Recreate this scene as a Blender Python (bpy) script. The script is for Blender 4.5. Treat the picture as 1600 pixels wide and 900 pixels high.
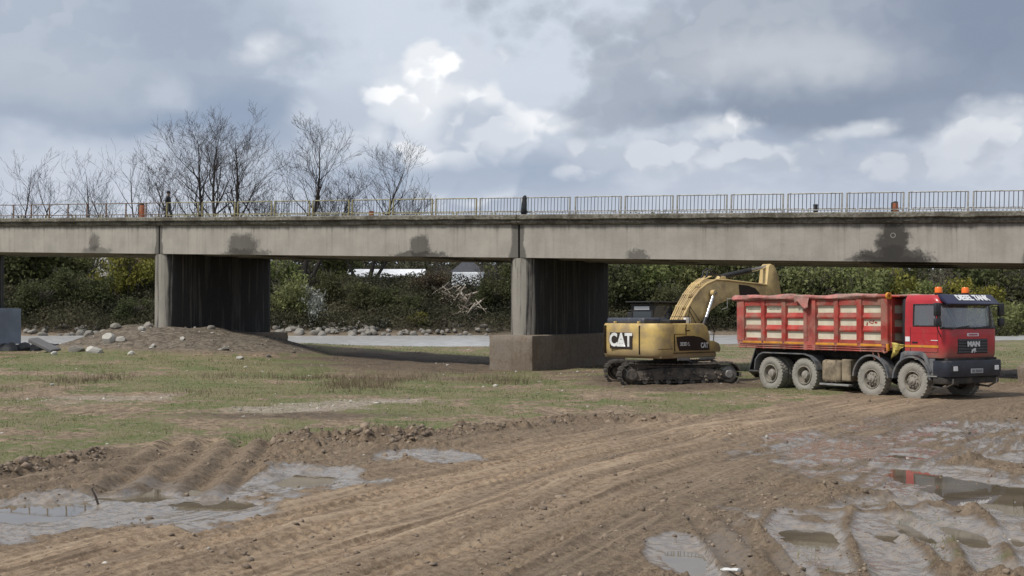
import bpy, bmesh, math, random
import numpy as np
from mathutils import Vector, Matrix

for _o in list(bpy.data.objects):
    bpy.data.objects.remove(_o, do_unlink=True)
scene = bpy.context.scene
C = scene.collection
R = math.radians

# ------------------------------------------------------------------ camera
CAM_H, FPX, HOR = 2.5, 2000.0, 488.0
cam_d = bpy.data.cameras.new('camera')
cam_d.sensor_width = 36.0
cam_d.lens = 45.0
cam_d.clip_start = 0.1
cam_d.clip_end = 6000.0
cam = bpy.data.objects.new('camera', cam_d)
C.objects.link(cam)
cam.location = (0, 0, CAM_H)
cam.rotation_euler = (R(90) + math.atan((HOR - 450.0) / FPX), 0, 0)
scene.camera = cam

# ------------------------------------------------------------------ sun, exposure
SUN_AZ, SUN_EL = R(-124), R(54)
SKY_STRENGTH = 0.83          # azimuth from +Y towards +X: behind the camera, to the left
sd = bpy.data.lights.new('sun', 'SUN')
sd.energy = 2.7
sd.angle = R(9)
sd.color = (1.0, 0.955, 0.89)
sun = bpy.data.objects.new('sun', sd)
C.objects.link(sun)
_dir = Vector((math.sin(SUN_AZ) * math.cos(SUN_EL), math.cos(SUN_AZ) * math.cos(SUN_EL), math.sin(SUN_EL)))
sun.rotation_euler = _dir.to_track_quat('Z', 'Y').to_euler()
scene.view_settings.view_transform = 'Standard'
scene.view_settings.look = 'None'
scene.view_settings.exposure = 0.45
scene.view_settings.gamma = 1.0
scene.view_settings.use_curve_mapping = False
scene.render.engine = 'CYCLES'
scene.cycles.use_denoising = True
scene.cycles.max_bounces = 6
scene.cycles.transparent_max_bounces = 12


# ------------------------------------------------------------------ node helper
class NT:
    def __init__(self, tree):
        self.t = tree
        self.n = tree.nodes
        self.l = tree.links

    def new(self, typ, **kw):
        nd = self.n.new(typ)
        for k, v in kw.items():
            setattr(nd, k, v)
        return nd

    def put(self, sock, v):
        if v is None:
            return
        if hasattr(v, 'is_output'):
            self.l.new(v, sock)
        else:
            sock.default_value = v

    def m(self, op, a, b=None, c=None, clamp=False):
        nd = self.new('ShaderNodeMath', operation=op)
        nd.use_clamp = clamp
        self.put(nd.inputs[0], a)
        self.put(nd.inputs[1], b)
        self.put(nd.inputs[2], c)
        return nd.outputs[0]

    def ss(self, v, a, b, lo=0.0, hi=1.0, kind='SMOOTHSTEP'):
        nd = self.new('ShaderNodeMapRange', interpolation_type=kind)
        self.put(nd.inputs[0], v)
        self.put(nd.inputs[1], a)
        self.put(nd.inputs[2], b)
        self.put(nd.inputs[3], lo)
        self.put(nd.inputs[4], hi)
        return nd.outputs[0]

    def mix(self, f, a, b, blend='MIX'):
        nd = self.new('ShaderNodeMix', data_type='RGBA', blend_type=blend)
        self.put(nd.inputs[0], f)
        self.put(nd.inputs[6], a if hasattr(a, 'is_output') else (*a[:3], 1))
        self.put(nd.inputs[7], b if hasattr(b, 'is_output') else (*b[:3], 1))
        return nd.outputs[2]

    def noise(self, vec, scale, detail=4, rough=0.55, dist=0.0):
        nd = self.new('ShaderNodeTexNoise')
        self.put(nd.inputs['Vector'], vec)
        nd.inputs['Scale'].default_value = scale
        nd.inputs['Detail'].default_value = detail
        nd.inputs['Roughness'].default_value = rough
        nd.inputs['Distortion'].default_value = dist
        return nd.outputs[0]

    def mapping(self, vec, scale=(1, 1, 1), loc=(0, 0, 0), rot=(0, 0, 0)):
        nd = self.new('ShaderNodeMapping')
        self.put(nd.inputs[0], vec)
        nd.inputs['Scale'].default_value = scale
        nd.inputs['Location'].default_value = loc
        nd.inputs['Rotation'].default_value = rot
        return nd.outputs[0]

    def xyz(self, vec):
        nd = self.new('ShaderNodeSeparateXYZ')
        self.put(nd.inputs[0], vec)
        return nd.outputs[0], nd.outputs[1], nd.outputs[2]

    def comb(self, x, y, z=0.0):
        nd = self.new('ShaderNodeCombineXYZ')
        self.put(nd.inputs[0], x)
        self.put(nd.inputs[1], y)
        self.put(nd.inputs[2], z)
        return nd.outputs[0]


# ------------------------------------------------------------------ sky: broken cloud over a pale blue
def make_sky():
    w = bpy.data.worlds.new('World')
    scene.world = w
    w.use_nodes = True
    g = NT(w.node_tree)
    g.n.clear()
    out = g.new('ShaderNodeOutputWorld')
    bg = g.new('ShaderNodeBackground')
    g.l.new(bg.outputs[0], out.inputs[0])
    sky = g.new('ShaderNodeTexSky', sky_type='NISHITA')
    sky.sun_disc = False
    sky.sun_elevation = SUN_EL
    sky.sun_rotation = SUN_AZ
    sky.air_density = 1.0
    sky.dust_density = 1.5
    skyc = g.mix(1.0, sky.outputs[0], (0.09, 0.09, 0.09), 'MULTIPLY')
    tc = g.new('ShaderNodeTexCoord')
    d = tc.outputs['Generated']
    x, y, z = g.xyz(d)
    az = g.m('ARCTAN2', x, y)
    el = g.m('ARCSINE', z)
    ds = g.mapping(d, (1, 1, 1.35))

    def vadd(a, b):
        nd = g.new('ShaderNodeVectorMath', operation='ADD')
        g.put(nd.inputs[0], a)
        g.put(nd.inputs[1], b)
        return nd.outputs[0]

    def warped(v, scale, amount, off):
        nz = g.new('ShaderNodeTexNoise')
        g.put(nz.inputs['Vector'], vadd(v, off))
        nz.inputs['Scale'].default_value = scale
        nz.inputs['Detail'].default_value = 4
        nz.inputs['Roughness'].default_value = 0.6
        s = g.new('ShaderNodeVectorMath', operation='SCALE')
        c = g.new('ShaderNodeVectorMath', operation='SUBTRACT')
        g.put(c.inputs[0], nz.outputs['Color'])
        c.inputs[1].default_value = (0.5, 0.5, 0.5)
        g.put(s.inputs[0], c.outputs[0])
        s.inputs['Scale'].default_value = amount
        return vadd(v, s.outputs[0])

    def puffs(v):
        """heaped, rounded lumps in four sizes"""
        tot = None
        for sc_, a in ((9.0, 0.42), (21.0, 0.28), (50.0, 0.20)):
            vo = g.new('ShaderNodeTexVoronoi', feature='F1')
            g.put(vo.inputs['Vector'], v)
            vo.inputs['Scale'].default_value = sc_
            q = g.m('MULTIPLY', g.m('MULTIPLY', vo.outputs['Distance'], vo.outputs['Distance']), -a * 1.25)
            tot = q if tot is None else g.m('ADD', tot, q)
        return g.m('ADD', tot, 0.34)                # about -0.15 .. 0.25
    wp = warped(ds, 14.0, 0.035, (0, 0, 0))
    b = puffs(wp)
    b2 = puffs(vadd(wp, (-0.012, -0.004, 0.018)))   # towards the light: up and to the left
    lit = g.m('SUBTRACT', b, b2)
    w1 = g.m('SUBTRACT', g.noise(ds, 7.0, 4, 0.6), 0.5)
    w2 = g.m('SUBTRACT', g.noise(g.mapping(ds, loc=(3.1, 7.7, 1.3)), 7.0, 4, 0.6), 0.5)
    f1 = g.m('SUBTRACT', g.noise(g.mapping(ds, loc=(9.1, 2.7, 5.3)), 30.0, 7, 0.68), 0.5)
    n0 = g.noise(g.mapping(d, (1, 1, 2.4)), 3.0, 6, 0.58)
    n1 = g.noise(g.mapping(d, (1, 1, 2.2), loc=(4, 2, 7)), 8.0, 6, 0.62)
    # overcast everywhere: pale veil with greyer heaps
    col = g.mix(g.ss(n0, 0.36, 0.64), (0.38, 0.435, 0.53), (0.60, 0.64, 0.71))
    heap = g.m('ADD', g.m('SUBTRACT', n1, 0.5), g.m('MULTIPLY', b, 0.8))
    col = g.mix(g.ss(heap, -0.02, 0.10, 0, 0.45), col, (0.47, 0.515, 0.60))
    col = g.mix(g.ss(n0, 0.70, 0.80, 0.0, 0.6), col, skyc)

    def blob(col, px_, py, rx, ry, c, k=1.0, soft=0.35, warp=0.10, fine=0.3, bill=0.0, light=0.0, hi=(0.86, 0.875, 0.90)):
        ca = math.atan((px_ - 800) / FPX)
        ce = math.atan((HOR - py) / FPX)
        a = g.m('DIVIDE', g.m('SUBTRACT', g.m('MULTIPLY_ADD', w1, warp, az), ca), rx / FPX)
        e = g.m('DIVIDE', g.m('SUBTRACT', g.m('MULTIPLY_ADD', w2, warp, el), ce), ry / FPX)
        dd = g.m('SQRT', g.m('ADD', g.m('MULTIPLY', a, a), g.m('MULTIPLY', e, e)))
        dd = g.m('MULTIPLY_ADD', f1, fine, dd)
        if bill:
            dd = g.m('MULTIPLY_ADD', b, -bill, dd)
        m_ = g.ss(dd, 1 - soft, 1 + soft, k, 0.0)
        if light:
            c = g.mix(g.ss(lit, -0.02, 0.10, 0.0, light), c, hi)
        return g.mix(m_, col, c)

    W = (0.90, 0.905, 0.92)
    # high pale veil in the middle
    col = blob(col, 640, 20, 440, 190, (0.60, 0.655, 0.73), 0.9, 0.6)
    col = blob(col, 30, 5, 150, 80, (0.68, 0.71, 0.755), 0.75, 0.7)
    # left grey-blue bank
    col = blob(col, 130, 105, 330, 110, (0.42, 0.475, 0.56), 0.92, 0.20, 0.07, 0.5, 0.9, 0.25, (0.60, 0.64, 0.70))
    col = blob(col, 430, 165, 80, 40, (0.40, 0.455, 0.545), 0.8, 0.3, 0.05, 0.6, 1.2)
    col = blob(col, 320, 60, 150, 85, (0.365, 0.42, 0.51), 0.7, 0.7, 0.08, 0.4, 0.5)
    col = blob(col, 230, 192, 330, 44, (0.30, 0.365, 0.475), 0.85, 0.7, 0.07, 0.4, 0.4)
    col = blob(col, 40, 160, 160, 45, (0.50, 0.545, 0.605), 0.7, 0.8)
    col = blob(col, 395, 85, 40, 24, (0.72, 0.745, 0.785), 0.7, 0.8, 0.05, 1.4, 2.2, 0.5)
    col = blob(col, 252, 166, 30, 20, (0.60, 0.64, 0.70), 0.5, 0.95, 0.06, 1.6, 1.6)
    col = blob(col, 110, 265, 260, 34, (0.56, 0.605, 0.68), 0.6, 0.8)
    # white cumulus, its shaded body and base
    col = blob(col, 540, 205, 95, 85, (0.53, 0.58, 0.66), 0.75, 0.4, 0.05, 0.5, 1.2, 0.5, (0.70, 0.735, 0.79))
    col = blob(col, 705, 190, 148, 112, (0.62, 0.66, 0.725), 0.96, 0.10, 0.03, 0.30, 1.3, 0.8, (0.80, 0.82, 0.85))
    col = blob(col, 676, 102, 50, 40, (0.78, 0.80, 0.83), 0.96, 0.16, 0.02, 0.35, 1.6, 0.95, (0.95, 0.955, 0.96))
    col = blob(col, 640, 165, 62, 48, (0.72, 0.75, 0.795), 0.85, 0.45, 0.03, 0.5, 1.4, 0.9, (0.93, 0.935, 0.945))
    col = blob(col, 700, 150, 70, 22, (0.78, 0.80, 0.83), 0.75, 0.6, 0.04, 0.8, 1.6, 0.9, (0.95, 0.955, 0.96))
    col = blob(col, 772, 148, 26, 28, (0.78, 0.80, 0.83), 0.9, 0.25, 0.02, 0.4, 1.4, 0.95, (0.94, 0.945, 0.95))
    col = blob(col, 745, 212, 82, 56, (0.50, 0.55, 0.63), 0.9, 0.28, 0.04, 0.45, 1.5, 0.6, (0.70, 0.73, 0.78))
    col = blob(col, 735, 276, 190, 30, (0.37, 0.435, 0.54), 0.85, 0.6, 0.05, 0.5, 0.5)
    col = blob(col, 580, 215, 26, 20, (0.80, 0.82, 0.85), 0.6, 0.8, 0.04, 0.9, 1.4, 0.5)
    # right: broad dark bank with a lit fold
    col = blob(col, 1330, 60, 480, 135, (0.40, 0.44, 0.51), 0.95, 0.22, 0.08, 0.5, 1.1, 0.22, (0.56, 0.595, 0.64))
    col = blob(col, 985, 160, 150, 58, (0.385, 0.43, 0.505), 0.92, 0.28, 0.06, 0.6, 1.5, 0.22, (0.54, 0.58, 0.635))
    col = blob(col, 1590, 60, 190, 140, (0.235, 0.285, 0.38), 0.8, 0.8, 0.08)
    col = blob(col, 1270, 172, 230, 26, (0.265, 0.315, 0.40), 0.85, 0.7, 0.06, 0.4, 0.4)
    col = blob(col, 1245, 100, 150, 34, (0.60, 0.63, 0.665), 0.6, 0.85, 0.07, 0.6, 0.9)
    col = blob(col, 1440, 200, 100, 26, (0.315, 0.365, 0.45), 0.85, 0.4, 0.05, 0.5, 1.2)
    # torn bright edges and grey heaps under it
    col = blob(col, 850, 190, 50, 20, (0.70, 0.73, 0.77), 0.75, 0.5, 0.05, 0.9, 1.6, 0.8, W)
    col = blob(col, 1140, 200, 66, 26, (0.70, 0.725, 0.76), 0.85, 0.4, 0.06, 1.0, 1.8, 0.9, W)
    col = blob(col, 1340, 206, 60, 14, (0.70, 0.725, 0.76), 0.7, 0.6, 0.05, 1.0, 1.6, 0.8, W)
    col = blob(col, 1560, 232, 90, 45, (0.58, 0.615, 0.67), 0.85, 0.4, 0.05, 0.7, 1.7, 0.7, (0.78, 0.80, 0.83))
    col = blob(col, 1225, 246, 150, 32, (0.47, 0.515, 0.59), 0.9, 0.28, 0.05, 0.7, 1.7, 0.6, (0.72, 0.745, 0.78))
    col = blob(col, 1010, 250, 130, 30, (0.50, 0.545, 0.62), 0.85, 0.3, 0.05, 0.7, 1.7, 0.6, (0.72, 0.745, 0.79))
    col = blob(col, 1420, 258, 120, 26, (0.49, 0.53, 0.605), 0.8, 0.35, 0.05, 0.7, 1.6, 0.5, (0.70, 0.725, 0.76))
    # paler, even air down at the skyline
    low = g.m('MULTIPLY', g.ss(el, 0.115, 0.06), 0.5)
    col = g.mix(low, col, (0.56, 0.605, 0.685))
    # below the horizon: plain ground tone
    col = g.mix(g.ss(z, 0.0, -0.03), col, (0.16, 0.14, 0.115))
    gm_ = g.new('ShaderNodeGamma')
    g.l.new(col, gm_.inputs[0])
    gm_.inputs[1].default_value = 1.15
    g.l.new(gm_.outputs[0], bg.inputs[0])
    bg.inputs[1].default_value = SKY_STRENGTH
    w.cycles.sampling_method = 'MANUAL'
    w.cycles.sample_map_resolution = 512


make_sky()


# ------------------------------------------------------------------ mesh helpers
def tag(o, label=None, cat=None, group=None, kind=None):
    if label:
        o['label'] = label
    if cat:
        o['category'] = cat
    if group:
        o['group'] = group
    if kind:
        o['kind'] = kind
    return o


def empty(name, loc=(0, 0, 0), rz=0.0, parent=None):
    o = bpy.data.objects.new(name, None)
    o.empty_display_size = 0.3
    C.objects.link(o)
    o.location = loc
    o.rotation_euler = (0, 0, rz)
    o.parent = parent
    return o


def link(name, me, mat=None, parent=None, loc=None, rot=None, scl=None):
    o = bpy.data.objects.new(name, me)
    C.objects.link(o)
    if mat is not None and len(me.materials) == 0:
        me.materials.append(mat)
    o.parent = parent
    if loc is not None:
        o.location = loc
    if rot is not None:
        o.rotation_euler = rot
    if scl is not None:
        o.scale = scl if hasattr(scl, '__len__') else (scl,) * 3
    return o


def copy_tree(o, parent=None):
    c = o.copy()
    C.objects.link(c)
    c.parent = parent
    for ch in list(o.children):
        copy_tree(ch, c)
    return c


def np_mesh(name, verts, faces, smooth=False, mat=None):
    """verts (n,3), faces (m,k) with k fixed"""
    verts = np.asarray(verts, dtype=np.float32)
    faces = np.asarray(faces, dtype=np.int32)
    me = bpy.data.meshes.new(name)
    k = faces.shape[1]
    me.vertices.add(len(verts))
    me.vertices.foreach_set('co', verts.ravel())
    me.loops.add(faces.size)
    me.loops.foreach_set('vertex_index', faces.ravel())
    me.polygons.add(len(faces))
    me.polygons.foreach_set('loop_start', np.arange(0, faces.size, k, dtype=np.int32))
    me.polygons.foreach_set('loop_total', np.full(len(faces), k, dtype=np.int32))
    if smooth:
        me.polygons.foreach_set('use_smooth', np.ones(len(faces), dtype=bool))
    me.update(calc_edges=True)
    if mat:
        me.materials.append(mat)
    return me


def fattr(me, name, arr):
    a = me.attributes.new(name, 'FLOAT', 'POINT')
    a.data.foreach_set('value', np.asarray(arr, dtype=np.float32))


class MB:
    def __init__(self):
        self.v = []
        self.f = []

    def add(self, vs, fs, M=None):
        b = len(self.v)
        if M is not None:
            vs = [M @ Vector(p) for p in vs]
        self.v += [tuple(p) for p in vs]
        self.f += [tuple(i + b for i in q) for q in fs]
        return self

    def box(self, c, s, bev=0.0, rot=None, M=None, seg=1):
        hx, hy, hz = s[0] / 2, s[1] / 2, s[2] / 2
        T = Matrix.Translation(c)
        if rot is not None:
            from mathutils import Euler
            T = T @ Euler(rot).to_matrix().to_4x4()
        if M is not None:
            T = M @ T
        if bev <= 0:
            vs = [(-hx, -hy, -hz), (hx, -hy, -hz), (hx, hy, -hz), (-hx, hy, -hz), (-hx, -hy, hz), (hx, -hy, hz), (hx, hy, hz), (-hx, hy, hz)]
            fs = [(0, 3, 2, 1), (4, 5, 6, 7), (0, 1, 5, 4), (1, 2, 6, 5), (2, 3, 7, 6), (3, 0, 4, 7)]
            return self.add(vs, fs, T)
        bm = bmesh.new()
        bmesh.ops.create_cube(bm, size=1.0)
        bmesh.ops.scale(bm, vec=s, verts=bm.verts)
        bmesh.ops.bevel(bm, geom=bm.edges[:], offset=min(bev, min(s) * 0.49), segments=seg, profile=0.5, affect='EDGES')
        bm.verts.index_update()
        vs = [v.co.copy() for v in bm.verts]
        fs = [[v.index for v in f.verts] for f in bm.faces]
        bm.free()
        return self.add(vs, fs, T)

    def bx(self, x0, x1, y0, y1, z0, z1, bev=0.0, seg=1):
        return self.box(((x0 + x1) / 2, (y0 + y1) / 2, (z0 + z1) / 2), (abs(x1 - x0), abs(y1 - y0), abs(z1 - z0)), bev, seg=seg)

    def prism(self, poly, a, b, plane='xz', bev=0.0, M=None):
        """polygon in a plane, pushed along the third axis from a to b"""
        n = len(poly)

        def P(p, h):
            if plane == 'xz':
                return (p[0], h, p[1])
            if plane == 'xy':
                return (p[0], p[1], h)
            return (h, p[0], p[1])
        vs = [P(p, a) for p in poly] + [P(p, b) for p in poly]
        fs = [tuple(range(n))[::-1], tuple(range(n, 2 * n))] + [(i, (i + 1) % n, n + (i + 1) % n, n + i) for i in range(n)]
        bm = bmesh.new()
        bv = [bm.verts.new(p) for p in vs]
        for q in fs:
            bm.faces.new([bv[i] for i in q])
        bmesh.ops.recalc_face_normals(bm, faces=bm.faces[:])
        if bev > 0:
            es = [e for e in bm.edges if len(e.link_faces) == 2 and e.calc_face_angle(0) > R(25)]
            bmesh.ops.bevel(bm, geom=es, offset=bev, segments=2, profile=0.5, affect='EDGES', clamp_overlap=True)
        bm.verts.index_update()
        vs = [v.co.copy() for v in bm.verts]
        fs = [[v.index for v in f.verts] for f in bm.faces]
        bm.free()
        return self.add(vs, fs, M)

    def tube(self, pts, r, sides=8, caps=True, M=None):
        pts = [Vector(p) for p in pts]
        n = len(pts)
        rs = r if hasattr(r, '__len__') else [r] * n
        t0 = (pts[1] - pts[0]).normalized()
        ref = Vector((0, 0, 1)) if abs(t0.z) < 0.9 else Vector((1, 0, 0))
        u = t0.cross(ref).normalized()
        vs, fs = [], []
        for i in range(n):
            if i == 0:
                t = t0
            elif i == n - 1:
                t = (pts[i] - pts[i - 1]).normalized()
            else:
                t = ((pts[i + 1] - pts[i]).normalized() + (pts[i] - pts[i - 1]).normalized()).normalized()
            u = (u - t * u.dot(t)).normalized()
            w = t.cross(u)
            for k in range(sides):
                a = 2 * math.pi * k / sides
                vs.append(pts[i] + (u * math.cos(a) + w * math.sin(a)) * rs[i])
        for i in range(n - 1):
            for k in range(sides):
                k2 = (k + 1) % sides
                fs.append((i * sides + k, i * sides + k2, (i + 1) * sides + k2, (i + 1) * sides + k))
        if caps:
            fs.append(tuple(range(sides))[::-1])
            fs.append(tuple(range((n - 1) * sides, n * sides)))
        return self.add(vs, fs, M)

    def lathe(self, prof, seg=24, axis='z', M=None, close=False):
        """prof: list of (radius, height)"""
        vs, fs = [], []
        n = len(prof)
        for k in range(seg):
            a = 2 * math.pi * k / seg
            c, s = math.cos(a), math.sin(a)
            for (r, h) in prof:
                if axis == 'z':
                    vs.append((r * c, r * s, h))
                elif axis == 'y':
                    vs.append((r * c, h, r * s))
                else:
                    vs.append((h, r * c, r * s))
        for k in range(seg):
            k2 = (k + 1) % seg
            for i in range(n - 1 if not close else n):
                j = (i + 1) % n
                fs.append((k * n + i, k2 * n + i, k2 * n + j, k * n + j))
        return self.add(vs, fs, M)

    def mesh(self, name, mat=None, smooth=None):
        me = bpy.data.meshes.new(name)
        me.from_pydata(self.v, [], self.f)
        me.update()
        bm = bmesh.new()
        bm.from_mesh(me)
        bmesh.ops.recalc_face_normals(bm, faces=bm.faces[:])
        bm.to_mesh(me)
        bm.free()
        if smooth is not None:
            me.polygons.foreach_set('use_smooth', np.ones(len(me.polygons), dtype=bool))
            me.set_sharp_from_angle(angle=R(smooth))
        if mat:
            me.materials.append(mat)
        return me

    def build(self, name, mat, parent=None, smooth=35, loc=None, rot=None):
        return link(name, self.mesh(name, mat, smooth), None, parent, loc, rot)


def text_mesh(s, size, mat, name='lettering', ext=0.004, bold=0.0, sx=1.0, shear=0.0):
    cu = bpy.data.curves.new('tmp_text', 'FONT')
    cu.body = s
    cu.size = size
    cu.extrude = ext
    cu.offset = bold
    cu.shear = shear
    cu.resolution_u = 3
    cu.align_x = 'CENTER'
    cu.align_y = 'CENTER'
    o = bpy.data.objects.new('tmp_text', cu)
    C.objects.link(o)
    dg = bpy.context.evaluated_depsgraph_get()
    me = bpy.data.meshes.new_from_object(o.evaluated_get(dg))
    bpy.data.objects.remove(o, do_unlink=True)
    me.name = name
    me.materials.clear()
    me.materials.append(mat)
    if sx != 1.0:
        me.transform(Matrix.Diagonal((sx, 1, 1, 1)))
    return me


# ------------------------------------------------------------------ materials
def bsdf(name):
    m = bpy.data.materials.new(name)
    m.use_nodes = True
    g = NT(m.node_tree)
    b = g.n['Principled BSDF']
    return m, g, b


def pm(name, col, rough=0.5, metal=0.0, var=0.18, scale=2.5, dirt=None, amt=0.35, dscale=3.0, bump=0.0, bscale=25.0, zdirt=None, coat=0.0, spec=0.5):
    """painted / plain material with colour variation, dirt and fine relief. zdirt=(z_low, z_high): caked dirt rising from below"""
    m, g, b = bsdf(name)
    tc = g.new('ShaderNodeTexCoord')
    o = tc.outputs['Object']
    n1 = g.noise(o, scale, 6, 0.6)
    n2 = g.noise(g.mapping(o, loc=(3, 5, 1)), dscale, 8, 0.65, 0.3)
    n3 = g.noise(o, bscale, 4, 0.6)
    dark = tuple(c * (1 - var * 1.6) for c in col)
    lite = tuple(min(1, c * (1 + var)) for c in col)
    c = g.mix(g.ss(n1, 0.3, 0.7), dark, lite)
    r = rough
    if dirt is not None:
        k = g.ss(n2, 0.62 - amt * 0.45, 0.82 - amt * 0.35, 0.0, min(1.0, 0.35 + amt))
        if zdirt:
            z = g.xyz(o)[2]
            zz = g.ss(g.m('MULTIPLY_ADD', g.m('SUBTRACT', n2, 0.5), 0.9 * (zdirt[1] - zdirt[0]), z), zdirt[1], zdirt[0], 0.0, 0.85)
            k = g.m('MAXIMUM', k, zz)
        dc = g.mix(n3, tuple(d * 0.75 for d in dirt), tuple(d * 1.2 for d in dirt))
        c = g.mix(k, c, dc)
        r = g.ss(k, 0, 1, rough, 0.9, 'LINEAR')
        if metal:
            g.put(b.inputs['Metallic'], g.ss(k, 0, 1, metal, 0.0, 'LINEAR'))
    else:
        b.inputs['Metallic'].default_value = metal
    g.put(b.inputs['Base Color'], c)
    g.put(b.inputs['Roughness'], r)
    b.inputs['Coat Weight'].default_value = coat
    b.inputs['Specular IOR Level'].default_value = spec
    if bump:
        bn = g.new('ShaderNodeBump')
        bn.inputs['Strength'].default_value = bump
        bn.inputs['Distance'].default_value = 0.03
        g.put(bn.inputs['Height'], g.m('ADD', n3, n2))
        g.l.new(bn.outputs[0], b.inputs['Normal'])
    return m


def leaf_mat(name, c0, c1, c2=None, trans=0.35):
    m, g, b = bsdf(name)
    oi = g.new('ShaderNodeObjectInfo')
    at = g.new('ShaderNodeAttribute', attribute_name='tone')
    geo = g.new('ShaderNodeNewGeometry')
    n = g.noise(geo.outputs['Position'], 0.45, 4)
    k = g.m('MULTIPLY_ADD', g.m('SUBTRACT', n, 0.5), 0.9, at.outputs['Fac'])
    col = g.mix(g.ss(k, 0.1, 0.9), c0, c1)
    if c2:
        col = g.mix(g.m('MULTIPLY', oi.outputs['Random'], 0.6), col, c2)
    g.put(b.inputs['Base Color'], col)
    b.inputs['Roughness'].default_value = 0.7
    b.inputs['Specular IOR Level'].default_value = 0.2
    tr = g.new('ShaderNodeBsdfTranslucent')
    g.put(tr.inputs[0], col)
    mx = g.new('ShaderNodeMixShader')
    mx.inputs[0].default_value = trans
    g.l.new(b.outputs[0], mx.inputs[1])
    g.l.new(tr.outputs[0], mx.inputs[2])
    g.l.new(mx.outputs[0], g.n['Material Output'].inputs[0])
    return m


MUDC = (0.20, 0.155, 0.11)
DUST = (0.30, 0.26, 0.20)


# ------------------------------------------------------------------ numeric noise
def _h(ix, iy, seed):
    h = (ix.astype(np.int64) * 374761393 + iy.astype(np.int64) * 668265263 + seed * 974711) & 0xFFFFFFFF
    h = ((h ^ (h >> 13)) * 1274126177) & 0xFFFFFFFF
    h = (h ^ (h >> 16)) & 0xFFFFFFFF
    return h.astype(np.float64) / 4294967295.0


def vnoise(x, y, seed=0):
    x = np.asarray(x, dtype=np.float64)
    y = np.asarray(y, dtype=np.float64)
    ix, iy = np.floor(x), np.floor(y)
    fx, fy = x - ix, y - iy
    ux = fx * fx * fx * (fx * (fx * 6 - 15) + 10)
    uy = fy * fy * fy * (fy * (fy * 6 - 15) + 10)
    ix = ix.astype(np.int64)
    iy = iy.astype(np.int64)
    a, b = _h(ix, iy, seed), _h(ix + 1, iy, seed)
    c, d = _h(ix, iy + 1, seed), _h(ix + 1, iy + 1, seed)
    return (a + (b - a) * ux) * (1 - uy) + (c + (d - c) * ux) * uy


def fbm(x, y, f=1.0, octv=4, seed=0, gain=0.5):
    x = np.asarray(x, dtype=np.float64)
    y = np.asarray(y, dtype=np.float64)
    s, a, t = 0.0, 1.0, 0.0
    ca, sa = math.cos(0.6), math.sin(0.6)
    for k in range(octv):
        s = s + a * vnoise(x * f, y * f, seed + k * 17)
        t += a
        a *= gain
        f *= 2.03
        x, y = x * ca - y * sa + 1.7, x * sa + y * ca - 0.9
    return s / t - 0.5


def sst(v, a, b):
    t = np.clip((v - a) / (b - a), 0, 1)
    return t * t * (3 - 2 * t)


def px(x, y, z=0.0):
    """ground point seen at photograph pixel (x, y)"""
    D = (CAM_H - z) * FPX / (y - HOR)
    return ((x - 800) * D / FPX, D)


EDGE = np.array([(-60, 19), (-8.2, 19.6), (-7.2, 22.2), (-5.9, 23.4), (-4.2, 24.0), (-2.2, 24.8), (-.3, 27.8), (1.5, 29.6), (4.5, 30.6), (7.3, 34),
                 (8.9, 36.5), (11, 41), (16, 45), (24, 47), (40, 50), (80, 60)])


def ell(X, Y, e, nz=0.0):
    cx, cy, rx, ry = e
    x0, y0 = px(cx, cy)
    _, ya = px(cx, cy - ry)
    _, yb = px(cx, cy + ry)
    rX, rY = rx * y0 / FPX, (ya - yb) / 2
    return np.sqrt(((X - x0) / rX) ** 2 + ((Y - y0) / rY) ** 2) + nz


# standing water (photograph pixels: centre and radii)
POOLS = [
    (60, 792, 80, 16), (235, 772, 60, 9), (330, 782, 70, 9), (478, 746, 58, 13),
    (1478, 672, 62, 5), (1590, 668, 50, 9), (1408, 711, 34, 4.5), (1440, 742, 66, 16),
    (1545, 768, 110, 27), (1360, 782, 90, 9), (1455, 826, 62, 24), (1545, 840, 60, 14), (1395, 836, 28, 10),
    (1265, 838, 62, 26), (1075, 872, 36, 20), (1545, 715, 40, 5),
]
# wet silt, a film of water only
FILMS = [
    (60, 800, 150, 34), (250, 780, 180, 34), (330, 800, 110, 22), (480, 746, 110, 24), (650, 712, 110, 9),
    (1265, 842, 130, 62), (1210, 880, 80, 40), (1080, 868, 75, 40), (1160, 860, 60, 60), (1440, 836, 210, 72), (1370, 880, 110, 40),
    (1440, 740, 170, 50), (1330, 700, 200, 30), (1500, 672, 160, 22), (1560, 700, 120, 40), (1310, 715, 140, 18), (1540, 780, 130, 40),
]
RIDGES = [
    ([(1395, 800), (1440, 815), (1478, 840), (1496, 870), (1500, 905)], .10, .10),
    ([(1330, 792), (1318, 830), (1335, 870), (1350, 905)], .07, .10),
    ([(1410, 838), (1440, 858), (1462, 885), (1470, 905)], .09, .09),
    ([(1520, 800), (1548, 822), (1566, 850), (1575, 880)], .10, .11),
    ([(1255, 795), (1330, 800), (1395, 800)], .05, .12),
    ([(1200, 800), (1180, 830), (1190, 870), (1215, 905)], .06, .09),
    ([(1300, 768), (1380, 772), (1470, 790), (1520, 800)], .04, .10),
    ([(1400, 700), (1500, 690), (1600, 672)], .04, .14),
    ([(1480, 728), (1540, 712), (1600, 704)], .04, .12),
]
WATER_Z = -0.041
BRIDGE_O, BRIDGE_YAW, SPAN = (0.30, 55.0), R(-28.5), 20.7


def seg_dist(X, Y, pts):
    best = np.full(np.shape(X), 1e9)
    for (x0, y0), (x1, y1) in zip(pts[:-1], pts[1:]):
        dx, dy = x1 - x0, y1 - y0
        t = np.clip(((X - x0) * dx + (Y - y0) * dy) / (dx * dx + dy * dy), 0, 1)
        best = np.minimum(best, np.hypot(X - x0 - t * dx, Y - y0 - t * dy))
    return best


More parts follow.
